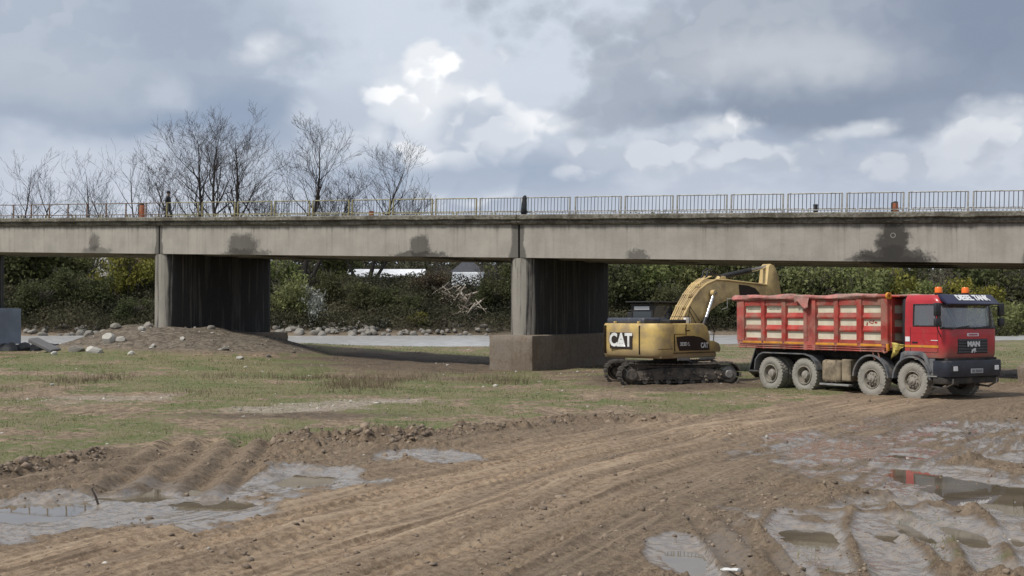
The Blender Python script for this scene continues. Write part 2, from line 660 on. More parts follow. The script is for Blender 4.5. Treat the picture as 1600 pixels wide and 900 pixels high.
def river_near(X):
    return np.interp(X, [-300, -80, -25, 10, 35, 60, 90, 130, 400], [72, 78, 87, 99, 109, 130, 162, 200, 420])


def river_far(X):
    return np.interp(X, [-300, -80, 0, 60, 90, 130, 400], [150, 153, 155, 160, 168, 205, 425])


def terrain(X, Y):
    X = np.asarray(X, dtype=np.float64)
    Y = np.asarray(Y, dtype=np.float64)
    near = 1 - sst(Y, 60, 140)
    # ---- large shape
    z = 0.85 * sst(Y, 36, 72) * sst(-X, -2.0, 22.0) * (1 - 0.8 * sst(-X, 20.5, 26)) + 0.25 * fbm(X, Y, 0.05, 3, 5) * sst(Y, 30, 60)
    # gravel heap round the second pier from the left
    hx, hy = -17.0, 66.0
    q = np.sqrt(((X - hx + 0.25 * (Y - hy)) / 7.2) ** 2 + ((Y - hy) / 6.0) ** 2)
    heap = np.clip(1.15 - q ** 1.6, 0, 1.0) * (1 + 0.5 * fbm(X, Y, 0.5, 4, 9))
    z = z + 1.02 * heap
    # ---- river bed and banks
    yn, yf = river_near(X) + 5 * fbm(X, Y, 0.06, 3, 41), river_far(X) + 3 * fbm(X, Y, 0.08, 3, 42)
    inr = sst(Y, yn - 3, yn + 5) * (1 - sst(Y, yf - 3, yf + 1))
    z = z * (1 - sst(Y, yn - 14, yn - 1)) + 0.05 * sst(Y, yn - 14, yn - 1) * (1 - sst(Y, yn, yn + 3))
    terrace = np.interp(X, [-400, 10, 30, 60, 400], [5.6, 5.6, 3.0, 0.9, 0.9])
    z = z * (1 - inr) - 1.4 * inr + terrace * sst(Y, yf - 1, yf + 19) * (1 - inr)
    z = z + 9.0 * sst(Y, 230, 420) + 40 * sst(Y, 500, 1500)
    # ---- mud or grass
    yb = np.interp(X, EDGE[:, 0], EDGE[:, 1])
    en = 1.6 * fbm(X, Y, 0.55, 4, 11) + 0.5 * fbm(X, Y, 2.5, 2, 12)
    e = Y - yb + en                                    # >0 on the grass side
    mud = 1 - sst(e, -0.25, 0.35)
    # bare churned ground by the pier footing and under the bridge
    bare = 1 - sst(ell(X, Y, (690, 571, 250, 17), 0.9 * fbm(X, Y, 0.4, 4, 21)), 0.6, 1.1)
    bare = np.maximum(bare, 1 - sst(ell(X, Y, (1040, 597, 190, 13), 0.8 * fbm(X, Y, 0.4, 4, 22)), 0.7, 1.1))
    bare = np.maximum(bare, 0.9 * (1 - sst(ell(X, Y, (480, 655, 250, 6), 1.2 * fbm(X, Y, 0.5, 4, 23)), 0.3, 1.1)))
    bare = np.maximum(bare, 1 - sst(ell(X, Y, (1570, 580, 150, 14), 0.8 * fbm(X, Y, 0.4, 4, 25)), 0.6, 1.1))
    pale = 1 - sst(ell(X, Y, (520, 640, 190, 16), 1.4 * fbm(X, Y, 0.6, 4, 24)), 0.3, 1.0)
    pale = np.maximum(pale, 0.7 * (1 - sst(ell(X, Y, (150, 628, 160, 10), 1.4 * fbm(X, Y, 0.6, 4, 29)), 0.3, 1.0)))
    gravel = np.clip(sst(heap, 0.02, 0.25) + 0.7 * (1 - sst(np.abs(Y - yn + 4), 2, 7)) * sst(fbm(X, Y, 0.2, 3, 33), -0.1, 0.15) + 0.8 * sst(Y, yf - 4, yf + 2) * (1 - sst(Y, yf + 3, yf + 8)), 0, 1)
    # ---- road: wheel lines run along it
    c = -3 + .42 * (Y - 12) + .0055 * (Y - 12) ** 2
    d = X - c
    s = Y + 0.3 * X
    bend = 0.5 * fbm(X, Y, 0.25, 2, 51)
    lines = fbm((d + bend) * 2.2, s * 0.10, 1.0, 4, 52, 0.6)
    fine = fbm((d + bend * 1.3) * 7.5, s * 0.22, 1.0, 3, 53, 0.6)
    onroad = (1 - sst(np.abs(d - 0.3), 2.6, 4.6)) * (1 - sst(Y, 34, 42))
    rough = fbm(X, Y, 1.9, 5, 61, 0.55)
    clod = np.abs(fbm(X, Y, 5.0, 4, 62, 0.6))
    patch = sst(fbm(X, Y, 0.8, 3, 63), -0.12, 0.22)
    cal = (1 - sst(np.hypot(X - 11.5, (Y - 39.5)), 4, 7))            # firmer ground under the lorry
    def lump(f, seed, lo, hi):
        return sst(fbm(X, Y, f, 3, seed, 0.6), lo, hi)
    chunk = np.clip((1 - onroad) * (0.25 + 0.9 * patch) + onroad * 0.09 * (0.4 + patch), 0, 1.2) * (1 - 0.6 * cal)
    relief = 0.055 * lump(1.9, 64, -0.10, 0.12) + 0.050 * lump(4.6, 65, -0.04, 0.16) + 0.030 * lump(10.5, 66, -0.02, 0.16)
    groove = sst(fbm((d + bend) * 1.5, s * 0.06, 1.0, 3, 54, 0.6), -0.10, 0.05)
    mz = onroad * (0.11 * lines + 0.05 * fine + 0.05 * groove - 0.03) + (1 - onroad) * (0.085 * rough + 0.05 * lines + 0.025 * fine) + chunk * relief + 0.05 * clod * chunk
    mz = mz * (1 - 0.5 * cal) + 0.016 * fbm(X, Y, 15, 3, 67, 0.7)
    for d0, wv, ph in ((-1.5, 0.5, 0.3), (-0.2, 0.35, 2.0), (1.7, 0.6, 4.0), (2.6, 0.4, 1.0)):
        dd = d - d0 - wv * np.sin(s * 0.16 + ph)
        kk = (1 - sst(np.abs(dd), 0.16, 0.24)) * (1 - sst(Y, 26, 32)) * sst(fbm(X, Y, 0.25, 2, 68), -0.25, 0.1)
        mz = mz - kk * 0.03 + kk * 0.034 * sst(np.sin((s * 1.1 + np.abs(dd) * 0.9) * 2 * math.pi / 0.27), -0.3, 0.5)
    # grassy ground: tussocks and old ruts
    gz = 0.10 * fbm(X, Y, 0.9, 4, 71) + 0.035 * fbm(X, Y, 4.5, 3, 72)
    bz = 0.16 * fbm(X, Y, 0.8, 4, 73) + 0.09 * np.abs(fbm(X, Y, 3.0, 3, 74))
    det = mz * mud + (1 - mud) * (gz * (1 - bare) + bz * bare)
    # torn lip where the wheels cut into the turf
    lipk = sst(fbm(X, Y, 0.45, 3, 81), -0.22, 0.12) * (1 - sst(X, 2.5, 5.0))
    lip = np.exp(-((e + 0.75) / 0.65) ** 2) * lipk
    det = det + lip * (0.05 + 0.13 * lump(1.5, 85, -0.05, 0.15) + 0.10 * lump(3.6, 82, -0.05, 0.14) + 0.06 * lump(8.0, 83, 0.0, 0.15))
    step = 0.09 * sst(e, -1.2, 0.2) * (1 - sst(Y, 34, 44))
    # wheel ruts that cross the lip on the left
    rk = (1 - sst(np.abs(X + 5.15 + 0.10 * (Y - 20)), 0.95, 1.25)) * sst(Y, 16.8, 18.2) * (1 - sst(Y, 23.6, 25.2))
    ru = np.cos((X + 0.10 * (Y - 20) + 0.08 * fbm(X, Y, 0.8, 2, 84)) * 2 * math.pi / 0.62)
    tread = 0.02 * np.sin(Y * 2 * math.pi / 0.24) * sst(-ru, 0.1, 0.8)
    det = det * (1 - 0.7 * rk) + rk * (0.075 * ru + tread - 0.02 + 0.05 * rough)
    rk2 = (1 - sst(np.abs(X + 7.0 - 0.32 * (Y - 20)), 0.8, 1.2)) * sst(Y, 16.5, 18) * (1 - sst(Y, 21.5, 23.5))
    ru2 = np.cos((X - 0.32 * (Y - 20)) * 2 * math.pi / 0.7)
    det = det * (1 - 0.6 * rk2) + rk2 * (0.05 * ru2)
    # treaded ruts, bottom right
    rk3 = (1 - sst(np.abs(X - 2.42 - 0.02 * (Y - 13)), 0.34, 0.46)) * (1 - sst(Y, 15.4, 16.6))
    ru3 = np.cos((X - 2.42) * 2 * math.pi / 0.42)
    det = det * (1 - 0.7 * rk3) + rk3 * (0.04 * ru3 + 0.022 * np.sign(np.sin(Y * 2 * math.pi / 0.2)) * sst(ru3, 0.2, 0.7))
    # ---- wet hollows
    nz = 1.5 * fbm(X, Y, 1.1, 5, 91, 0.6) + 0.5 * fbm(d * 2.0, s * 0.3, 1.0, 3, 92)
    film = np.zeros_like(X)
    for f_ in FILMS:
        film = np.maximum(film, 1 - sst(ell(X, Y, f_, nz), 0.50, 1.10))
    pool = np.zeros_like(X)
    for p_ in POOLS:
        pool = np.maximum(pool, 1 - sst(ell(X, Y, p_, 0.75 * nz), 0.55, 1.15))
    film = film * (1 - sst(rk + rk3, 0.2, 0.8) * 0.7)
    film = film * (1 - (1 - sst(0.8 * lines + 0.7 * fine + 0.5 * rough, -0.20, 0.10)) * 0.75 * sst(X, 0.5, 2.5) * sst(Y, 15.5, 17.5))
    det = det * (1 - 0.62 * film) - 0.026 * film
    det = det * (1 - 0.62 * pool) - 0.062 * pool
    step = step * (1 - pool)
    for pts, hgt, wid in RIDGES:
        P = [px(*p) for p in pts]
        dd = seg_dist(X, Y, P)
        k = np.exp(-(dd / wid) ** 2)
        det = det + k * hgt * (0.75 + 1.6 * np.abs(fbm(X, Y, 4.0, 4, 95, 0.6)))
        film = film * (1 - 0.9 * np.exp(-(dd / (wid * 1.1)) ** 2))
    z = z + det * near + step
    grass = (1 - mud) * (1 - sst(Y, yf - 2, yf + 1) * (1 - sst(X, 55, 75))) * (1 - bare * 0.92) * (1 - 0.75 * pale) * (1 - gravel) * (1 - inr)
    grass = grass * sst(fbm(X, Y, 0.35, 4, 101) + 0.55 * fbm(X, Y, 2.2, 3, 102), -0.26, 0.12)
    tuft = np.zeros_like(X)
    for (tx, ty) in ((1590, 790), (1480, 850), (1290, 880), (1400, 890), (1440, 815), (1540, 880)):
        x0, y0 = px(tx, ty)
        tuft = np.maximum(tuft, np.exp(-(((X - x0) / 0.35) ** 2 + ((Y - y0) / 0.4) ** 2)) * sst(fbm(X, Y, 3, 3, 103), -0.15, 0.2))
    grass = np.maximum(grass, tuft * 0.8)
    dry = onroad * sst(0.35 * fbm(X, Y, 0.3, 3, 111) + 0.5 * lines + 0.18, -0.05, 0.3) * (1 - film) * (1 - sst(d, 0.8, 3.2)) * (1 - sst(-d, 2.2, 4.5))
    wet = np.clip(film + 0.5 * pool, 0, 1)
    damp = np.clip(mud * (1 - dry) * 0.8 + bare * 0.9 + lip + sst(Y, yf + 1, yf + 5), 0, 1)
    return z, dict(grass=grass, wet=wet, dry=dry, gravel=gravel, pale=pale * (1 - mud), damp=damp, mud=mud, bare=bare, lip=lip, film=film, across_track=d + bend * 0.8, along_track=s, bank=sst(Y, yf + 0.5, yf + 3) * (1 - sst(X, 60, 85)))


def gz(x, y):
    return float(terrain(np.array([x]), np.array([y]))[0][0])


def ground_material():
    m, g, b = bsdf('ground_soil')
    tc = g.new('ShaderNodeTexCoord')
    o = tc.outputs['Object']

    def at(n):
        return g.new('ShaderNodeAttribute', attribute_name=n).outputs['Fac']
    nA = g.noise(o, 1.3, 6, 0.6)
    nB = g.noise(o, 7.0, 6, 0.65)
    nC = g.noise(o, 26.0, 6, 0.75)
    nD = g.noise(g.mapping(o, loc=(7, 1, 3)), 0.35, 5, 0.6)
    base = g.mix(g.ss(g.m('MULTIPLY_ADD', nB, 0.7, g.m('MULTIPLY', nC, 0.3)), 0.41, 0.58), (0.105, 0.074, 0.047), (0.33, 0.245, 0.162))
    base = g.mix(g.ss(nA, 0.35, 0.7, 0, 0.5), base, (0.17, 0.13, 0.092))
    dryc = g.mix(g.ss(nB, 0.40, 0.60), (0.240, 0.165, 0.103), (0.36, 0.264, 0.175))
    base = g.mix(g.m('MULTIPLY', at('dry'), 0.85), base, dryc)
    # wheel-drawn streaks run with the track
    nS = g.noise(g.comb(g.m('MULTIPLY', at('across_track'), 5.5), g.m('MULTIPLY', at('along_track'), 0.22), 0.0), 1.0, 7, 0.7, 0.15)
    nE = g.noise(o, 58.0, 3, 0.6)
    trackk = g.m('MAXIMUM', at('dry'), g.m('MULTIPLY', at('damp'), 0.7))
    base = g.mix(g.m('MULTIPLY', trackk, g.ss(nS, 0.52, 0.62, 0, 0.65)), base, (0.42, 0.325, 0.225))
    base = g.mix(g.m('MULTIPLY', trackk, g.ss(nS, 0.48, 0.39, 0, 0.7)), base, (0.11, 0.077, 0.050))
    dampc = g.mix(g.ss(nC, 0.3, 0.7), (0.072, 0.052, 0.035), (0.19, 0.140, 0.095))
    base = g.mix(g.m('MULTIPLY', at('damp'), g.ss(nB, 0.36, 0.62, 0.15, 0.8)), base, dampc)
    palec = g.mix(g.ss(nB, 0.35, 0.65), (0.24, 0.20, 0.155), (0.40, 0.36, 0.30))
    base = g.mix(g.m('MULTIPLY', at('pale'), g.ss(nC, 0.35, 0.6, 0.3, 0.9)), base, palec)
    base = g.mix(g.ss(nE, 0.60, 0.72, 0, 0.55), base, (0.055, 0.040, 0.028))
    base = g.mix(g.ss(nE, 0.40, 0.30, 0, 0.35), base, (0.42, 0.345, 0.26))
    # turf: straw, moss green and bare soil in small patches
    tA = g.mix(g.ss(nD, 0.36, 0.62), (0.170, 0.155, 0.074), (0.078, 0.122, 0.027))
    tA = g.mix(g.ss(nB, 0.35, 0.68), tA, (0.205, 0.165, 0.105))
    tA = g.mix(g.ss(nC, 0.52, 0.75, 0, 0.7), tA, (0.115, 0.092, 0.056))
    base = g.mix(g.ss(at('grass'), 0.1, 0.6), base, tA)
    # gravel
    vo = g.new('ShaderNodeTexVoronoi')
    g.put(vo.inputs['Vector'], o)
    vo.inputs['Scale'].default_value = 5.5
    vs = g.xyz(vo.outputs['Color'])[0]
    gc = g.mix(vs, (0.080, 0.064, 0.048), (0.205, 0.172, 0.132))
    gc = g.mix(g.ss(nB, 0.45, 0.7, 0, 0.7), gc, (0.085, 0.062, 0.042))
    base = g.mix(at('gravel'), base, gc)
    base = g.mix(g.m('MULTIPLY', at('bare'), g.ss(nA, 0.35, 0.6, 0.9, 0.5)), base, g.mix(g.ss(nB, 0.4, 0.6), (0.055, 0.041, 0.029), (0.125, 0.095, 0.066)))
    base = g.mix(at('bank'), base, g.mix(g.ss(nB, 0.4, 0.6), (0.030, 0.027, 0.018), (0.075, 0.064, 0.042)))
    wet = at('wet')
    siltc = g.mix(g.ss(nB, 0.35, 0.65), (0.15, 0.127, 0.104), (0.255, 0.222, 0.187))
    base = g.mix(g.m('MULTIPLY', g.ss(wet, 0.1, 0.6), 0.7), base, siltc)
    rim = g.m('MULTIPLY', g.ss(wet, 0.02, 0.18), g.ss(wet, 0.75, 0.35))
    base = g.mix(g.m('MULTIPLY', rim, 0.42), base, (0.085, 0.064, 0.045))
    g.put(b.inputs['Base Color'], base)
    wr = g.m('MULTIPLY', g.ss(wet, 0.12, 0.55), g.ss(g.m('MULTIPLY_ADD', nB, 0.65, g.m('MULTIPLY', nC, 0.35)), 0.66, 0.46), None)
    ro = g.ss(wr, 0.0, 0.70, 0.92, 0.10, 'LINEAR')
    dmp = g.m('MULTIPLY', at('damp'), g.ss(nC, 0.5, 0.7, 0, 0.28))
    g.put(b.inputs['Roughness'], g.m('SUBTRACT', ro, dmp))
    g.put(b.inputs['Specular IOR Level'], g.ss(wr, 0.0, 0.6, 0.25, 0.6, 'LINEAR'))
    bn = g.new('ShaderNodeBump')
    bn.inputs['Distance'].default_value = 0.05
    g.put(bn.inputs['Strength'], g.ss(wet, 0.05, 0.55, 1.0, 0.08, 'LINEAR'))
    g.put(bn.inputs['Height'], g.m('ADD', g.m('MULTIPLY', nB, 0.9), g.m('MULTIPLY', nC, 0.5)))
    g.l.new(bn.outputs[0], b.inputs['Normal'])
    return m


def make_ground():
    # one sheet: fine where it is near, coarse towards the horizon
    ky = np.concatenate([np.linspace(-0.50, 0.50, 860)])
    side = 0.50 * np.power(600 / 0.50, np.linspace(0, 1, 46))[1:]
    K = np.concatenate([-side[::-1], ky, side])
    rows_v = np.linspace(HOR + 470, HOR + 44, 640)
    Yn = CAM_H * FPX / (rows_v - HOR)
    Yfar = Yn[-1] * np.power(4000 / Yn[-1], np.linspace(0, 1, 130))[1:]
    Ynear = np.concatenate([-np.power(600, np.linspace(1, 0.1, 14)), np.linspace(-1, Yn[0], 16)[:-1]])
    Yr = np.concatenate([Ynear, Yn, Yfar])
    W = np.maximum(Yr, 6.0)
    X = W[:, None] * K[None, :]
    Y = np.repeat(Yr[:, None], len(K), 1)
    X = np.clip(X, -5000, 5000)
    z, A = terrain(X.ravel(), Y.ravel())
    nr, nc = X.shape
    idx = np.arange(nr * nc).reshape(nr, nc)
    F = np.stack([idx[:-1, :-1].ravel(), idx[:-1, 1:].ravel(), idx[1:, 1:].ravel(), idx[1:, :-1].ravel()], 1)
    me = np_mesh('ground', np.stack([X.ravel(), Y.ravel(), z], 1), F, True, ground_material())
    for k in ('grass', 'wet', 'dry', 'gravel', 'pale', 'damp', 'bank', 'bare', 'across_track', 'along_track'):
        fattr(me, k, A[k])
    o = link('ground', me)
    tag(o, 'churned brown mud and thin turf of the river flat', None, None, 'structure')


make_ground()


def water_mat(name, col, rough, wscale, wstr, murk=0.0):
    m, g, b = bsdf(name)
    tc = g.new('ShaderNodeTexCoord')
    geo = g.new('ShaderNodeNewGeometry')
    p = geo.outputs['Position']
    n = g.noise(g.mapping(p, (1.0, 0.45, 1)), wscale, 3, 0.5)
    n2 = g.noise(p, 0.9, 4)
    g.put(b.inputs['Base Color'], g.mix(g.ss(n2, 0.35, 0.65), tuple(c * 0.8 for c in col), tuple(c * 1.15 for c in col)))
    b.inputs['Roughness'].default_value = rough
    b.inputs['IOR'].default_value = 1.45
    bn = g.new('ShaderNodeBump')
    bn.inputs['Strength'].default_value = wstr
    bn.inputs['Distance'].default_value = 0.02
    g.put(bn.inputs['Height'], n)
    g.l.new(bn.outputs[0], b.inputs['Normal'])
    return m


puddle_mat = water_mat('muddy_puddle_water', (0.145, 0.118, 0.084), 0.015, 3.0, 0.02)
river_mat = water_mat('river_water', (0.42, 0.41, 0.395), 0.26, 1.4, 1.0)


def make_water():
    # river
    xs = np.linspace(-300, 180, 60)
    v, f = [], []
    for x in xs:
        v += [(x, float(river_near(x)) - 8, -0.3), (x, float(river_far(x)) + 4, -0.3)]
    for i in range(len(xs) - 1):
        f.append((2 * i, 2 * i + 2, 2 * i + 3, 2 * i + 1))
    me = np_mesh('river', v, f, True, river_mat)
    o = link('river', me)
    tag(o, 'pale grey river sliding past the far boulder bank', None, None, 'structure')
    # puddles
    rnd = random.Random(4)
    for (cx, cy, rx, ry) in POOLS:
        x0, y0 = px(cx, cy)
        _, ya = px(cx, cy - ry)
        _, yb = px(cx, cy + ry)
        rX, rY = rx * y0 / FPX * 1.6, (ya - yb) / 2 * 1.6
        n = 40
        vs = [(0, 0, 0)]
        ph = rnd.random() * 9
        for k in range(n):
            a = 2 * math.pi * k / n
            q = 1 + 0.10 * math.sin(3 * a + ph) + 0.06 * math.sin(5 * a + 2 * ph)
            vs.append((rX * q * math.cos(a), rY * q * math.sin(a), 0))
        fs = [(0, 1 + k, 1 + (k + 1) % n) for k in range(n)]
        me = np_mesh('puddle', vs, fs, True, puddle_mat)
        o = link('puddle', me, None, None, (x0, y0, WATER_Z - 0.0022 * POOLS.index((cx, cy, rx, ry)) % 0.012))
        o['kind'] = 'structure'


make_water()


# ------------------------------------------------------------------ turf, weeds, clods and pebbles
def blades(name, N, box, keep, hgt, wid, mats, lean=0.5, seed=1, label=None, cat='grass'):
    rs = np.random.default_rng(seed)
    # density falls off with distance
    u = rs.random(N)
    Y = box[2] * np.power(box[3] / box[2], u ** 0.85)
    half = np.interp(Y, [10, 90], [box[0], box[1]])
    X = (rs.random(N) * 2 - 1) * half
    z, A = terrain(X, Y)
    k = rs.random(N) < keep(X, Y, A)
    X, Y, z = X[k], Y[k], z[k]
    n = len(X)
    far = np.clip(Y / 32.0, 0.7, 2.4)
    h = rs.uniform(hgt[0], hgt[1], n) * (0.6 + 0.8 * rs.random(n))
    w = rs.uniform(wid[0], wid[1], n) * far
    a = rs.random(n) * 2 * np.pi
    lx, ly = rs.normal(0, lean, n) * h, rs.normal(0, lean, n) * h
    P = np.stack([X, Y, z - 0.01], 1)
    d = np.stack([np.cos(a) * w, np.sin(a) * w, np.zeros(n)], 1)
    T = P + np.stack([lx, ly, h], 1)
    V = np.empty((n * 3, 3))
    V[0::3], V[1::3], V[2::3] = P - d, P + d, T
    F = np.arange(n * 3).reshape(n, 3)
    me = np_mesh(name, V, F, False, mats)
    fattr(me, 'tone', np.repeat(np.clip(0.5 + 0.9 * fbm(X, Y, 0.4, 3, 131) + rs.normal(0, 0.16, n), 0, 1), 3))
    o = link(name, me)
    tag(o, label, cat, None, 'stuff')
    return o


def make_turf():
    gm = leaf_mat('turf_green', (0.058, 0.092, 0.018), (0.205, 0.19, 0.085), None, 0.25)
    dm = leaf_mat('dead_weeds', (0.15, 0.112, 0.072), (0.28, 0.225, 0.15), None, 0.2)
    blades('turf', 420000, (9.0, 48.0, 11.5, 98.0), lambda X, Y, A: np.clip(A['grass'], 0, 1) ** 1.3, (0.018, 0.060), (0.004, 0.009), gm, 0.6, 3,
           'short patchy turf, straw and moss green, growing over the river flat')

    blades('tussocks', 90000, (9.0, 40.0, 13, 80.0), lambda X, Y, A: np.clip(A['grass'] * 1.5, 0, 1) * sst(fbm(X, Y, 1.3, 3, 151), 0.08, 0.24), (0.05, 0.15), (0.004, 0.009), gm, 0.5, 13,
           'taller grass tussocks standing out of the short turf')

    def weeds(X, Y, A):
        k = np.exp(-((Y - 46 - 0.2 * X - 5 * fbm(X, Y, 0.1, 2, 7)) / 4.5) ** 2) * (1 - sst(X, -3, 3)) * sst(X, -22, -14)
        return k * (A['grass'] > 0.12) * sst(fbm(X, Y, 0.4, 3, 8), -0.08, 0.22)
    blades('dead_weeds', 160000, (14, 40, 34, 60), weeds, (0.08, 0.26), (0.005, 0.009), dm, 0.3, 5, 'rusty dead weed stalks in a loose band on the turf', 'weeds')
    # stones and clods: small solids
    ico = bmesh.new()
    bmesh.ops.create_icosphere(ico, subdivisions=1, radius=1.0)
    iv = np.array([v.co[:] for v in ico.verts])
    jf = np.array([[v.index for v in f.verts] for f in ico.faces])
    ico.free()

    def lumps(name, X, Y, z, size, mat, seed, flat=0.7, label=None, cat=None):
        rs = np.random.default_rng(seed)
        n = len(X)
        S = size[:, None] * rs.uniform(0.6, 1.3, (n, 3)) * np.array([1, 1, flat])
        V = iv[None] * S[:, None, :] * (1 + rs.uniform(-0.42, 0.42, (n, len(iv), 1)))
        a = rs.random(n) * 6.28
        c, s = np.cos(a), np.sin(a)
        Vx = V[..., 0] * c[:, None] - V[..., 1] * s[:, None]
        Vy = V[..., 0] * s[:, None] + V[..., 1] * c[:, None]
        V = np.stack([Vx + X[:, None], Vy + Y[:, None], V[..., 2] + (z + size * 0.05)[:, None]], 2).reshape(-1, 3)
        F = (jf[None] + (np.arange(n) * len(iv))[:, None, None]).reshape(-1, 3)
        me = np_mesh(name, V, F, False, mat)
        fattr(me, 'tone', np.repeat(rs.random(n), len(iv)))
        tag(link(name, me), label, cat, None, 'stuff')

    rs = np.random.default_rng(8)
    cm, g, b = bsdf('mud_clod')
    geo = g.new('ShaderNodeNewGeometry')
    t = g.new('ShaderNodeAttribute', attribute_name='tone').outputs['Fac']
    g.put(b.inputs['Base Color'], g.mix(t, (0.11, 0.08, 0.055), (0.27, 0.205, 0.145)))
    b.inputs['Roughness'].default_value = 0.75
    bn = g.new('ShaderNodeBump')
    bn.inputs['Strength'].default_value = 0.8
    bn.inputs['Distance'].default_value = 0.03
    g.put(bn.inputs['Height'], g.noise(geo.outputs['Position'], 22, 4))
    g.l.new(bn.outputs[0], b.inputs['Normal'])
    N = 130000
    Y = 10.5 * np.power(38 / 10.5, rs.random(N))
    X = (rs.random(N) * 2 - 1) * Y * 0.5
    z, A = terrain(X, Y)
    dens = 0.75 * A['lip'] + 0.16 * A['mud'] * (1 - A['dry']) * (1 - A['film']) * sst(fbm(X, Y, 0.7, 3, 140), -0.05, 0.25) + 0.022 * A['mud'] * (1 - A['film'])
    k = rs.random(N) < dens
    X, Y, z = X[k], Y[k], z[k]
    size = np.minimum(0.006 + rs.exponential(0.013, len(X)), 0.075) * (0.8 + 0.9 * A['lip'][k])
    lumps('mud_clods', X, Y, z, size, cm, 9, 0.75, 'crumbled dark mud clods thrown up along the torn turf edge', 'mud')
    pmat, g, b = bsdf('pebble')
    t = g.new('ShaderNodeAttribute', attribute_name='tone').outputs['Fac']
    g.put(b.inputs['Base Color'], g.mix(g.m('POWER', t, 1.8), (0.14, 0.12, 0.095), (0.52, 0.49, 0.43)))
    b.inputs['Roughness'].default_value = 0.85
    N = 30000
    Y = 12 * np.power(92 / 12, rs.random(N))
    X = (rs.random(N) * 2 - 1) * Y * 0.46
    z, A = terrain(X, Y)
    dens = 0.035 * (1 - A['mud']) + 0.5 * A['pale'] + 0.42 * A['gravel'] + 0.010 * A['mud'] + 0.05 * A['bare']
    k = rs.random(N) < dens
    X, Y, z = X[k], Y[k], z[k]
    size = np.minimum(0.008 + rs.exponential(0.015, len(X)), 0.09) * np.clip(Y / 34, 0.5, 1.6)
    lumps('pebbles', X, Y, z, size, pmat, 10, 0.6, 'pale pebbles and rubble bits scattered over the flat', 'pebbles')


make_turf()


# ------------------------------------------------------------------ bridge
GRADE = -0.62 / SPAN                    # climbs towards the left
ZB0 = 4.85                              # girder soffit at the pier beside the excavator
DECK_W = 8.6


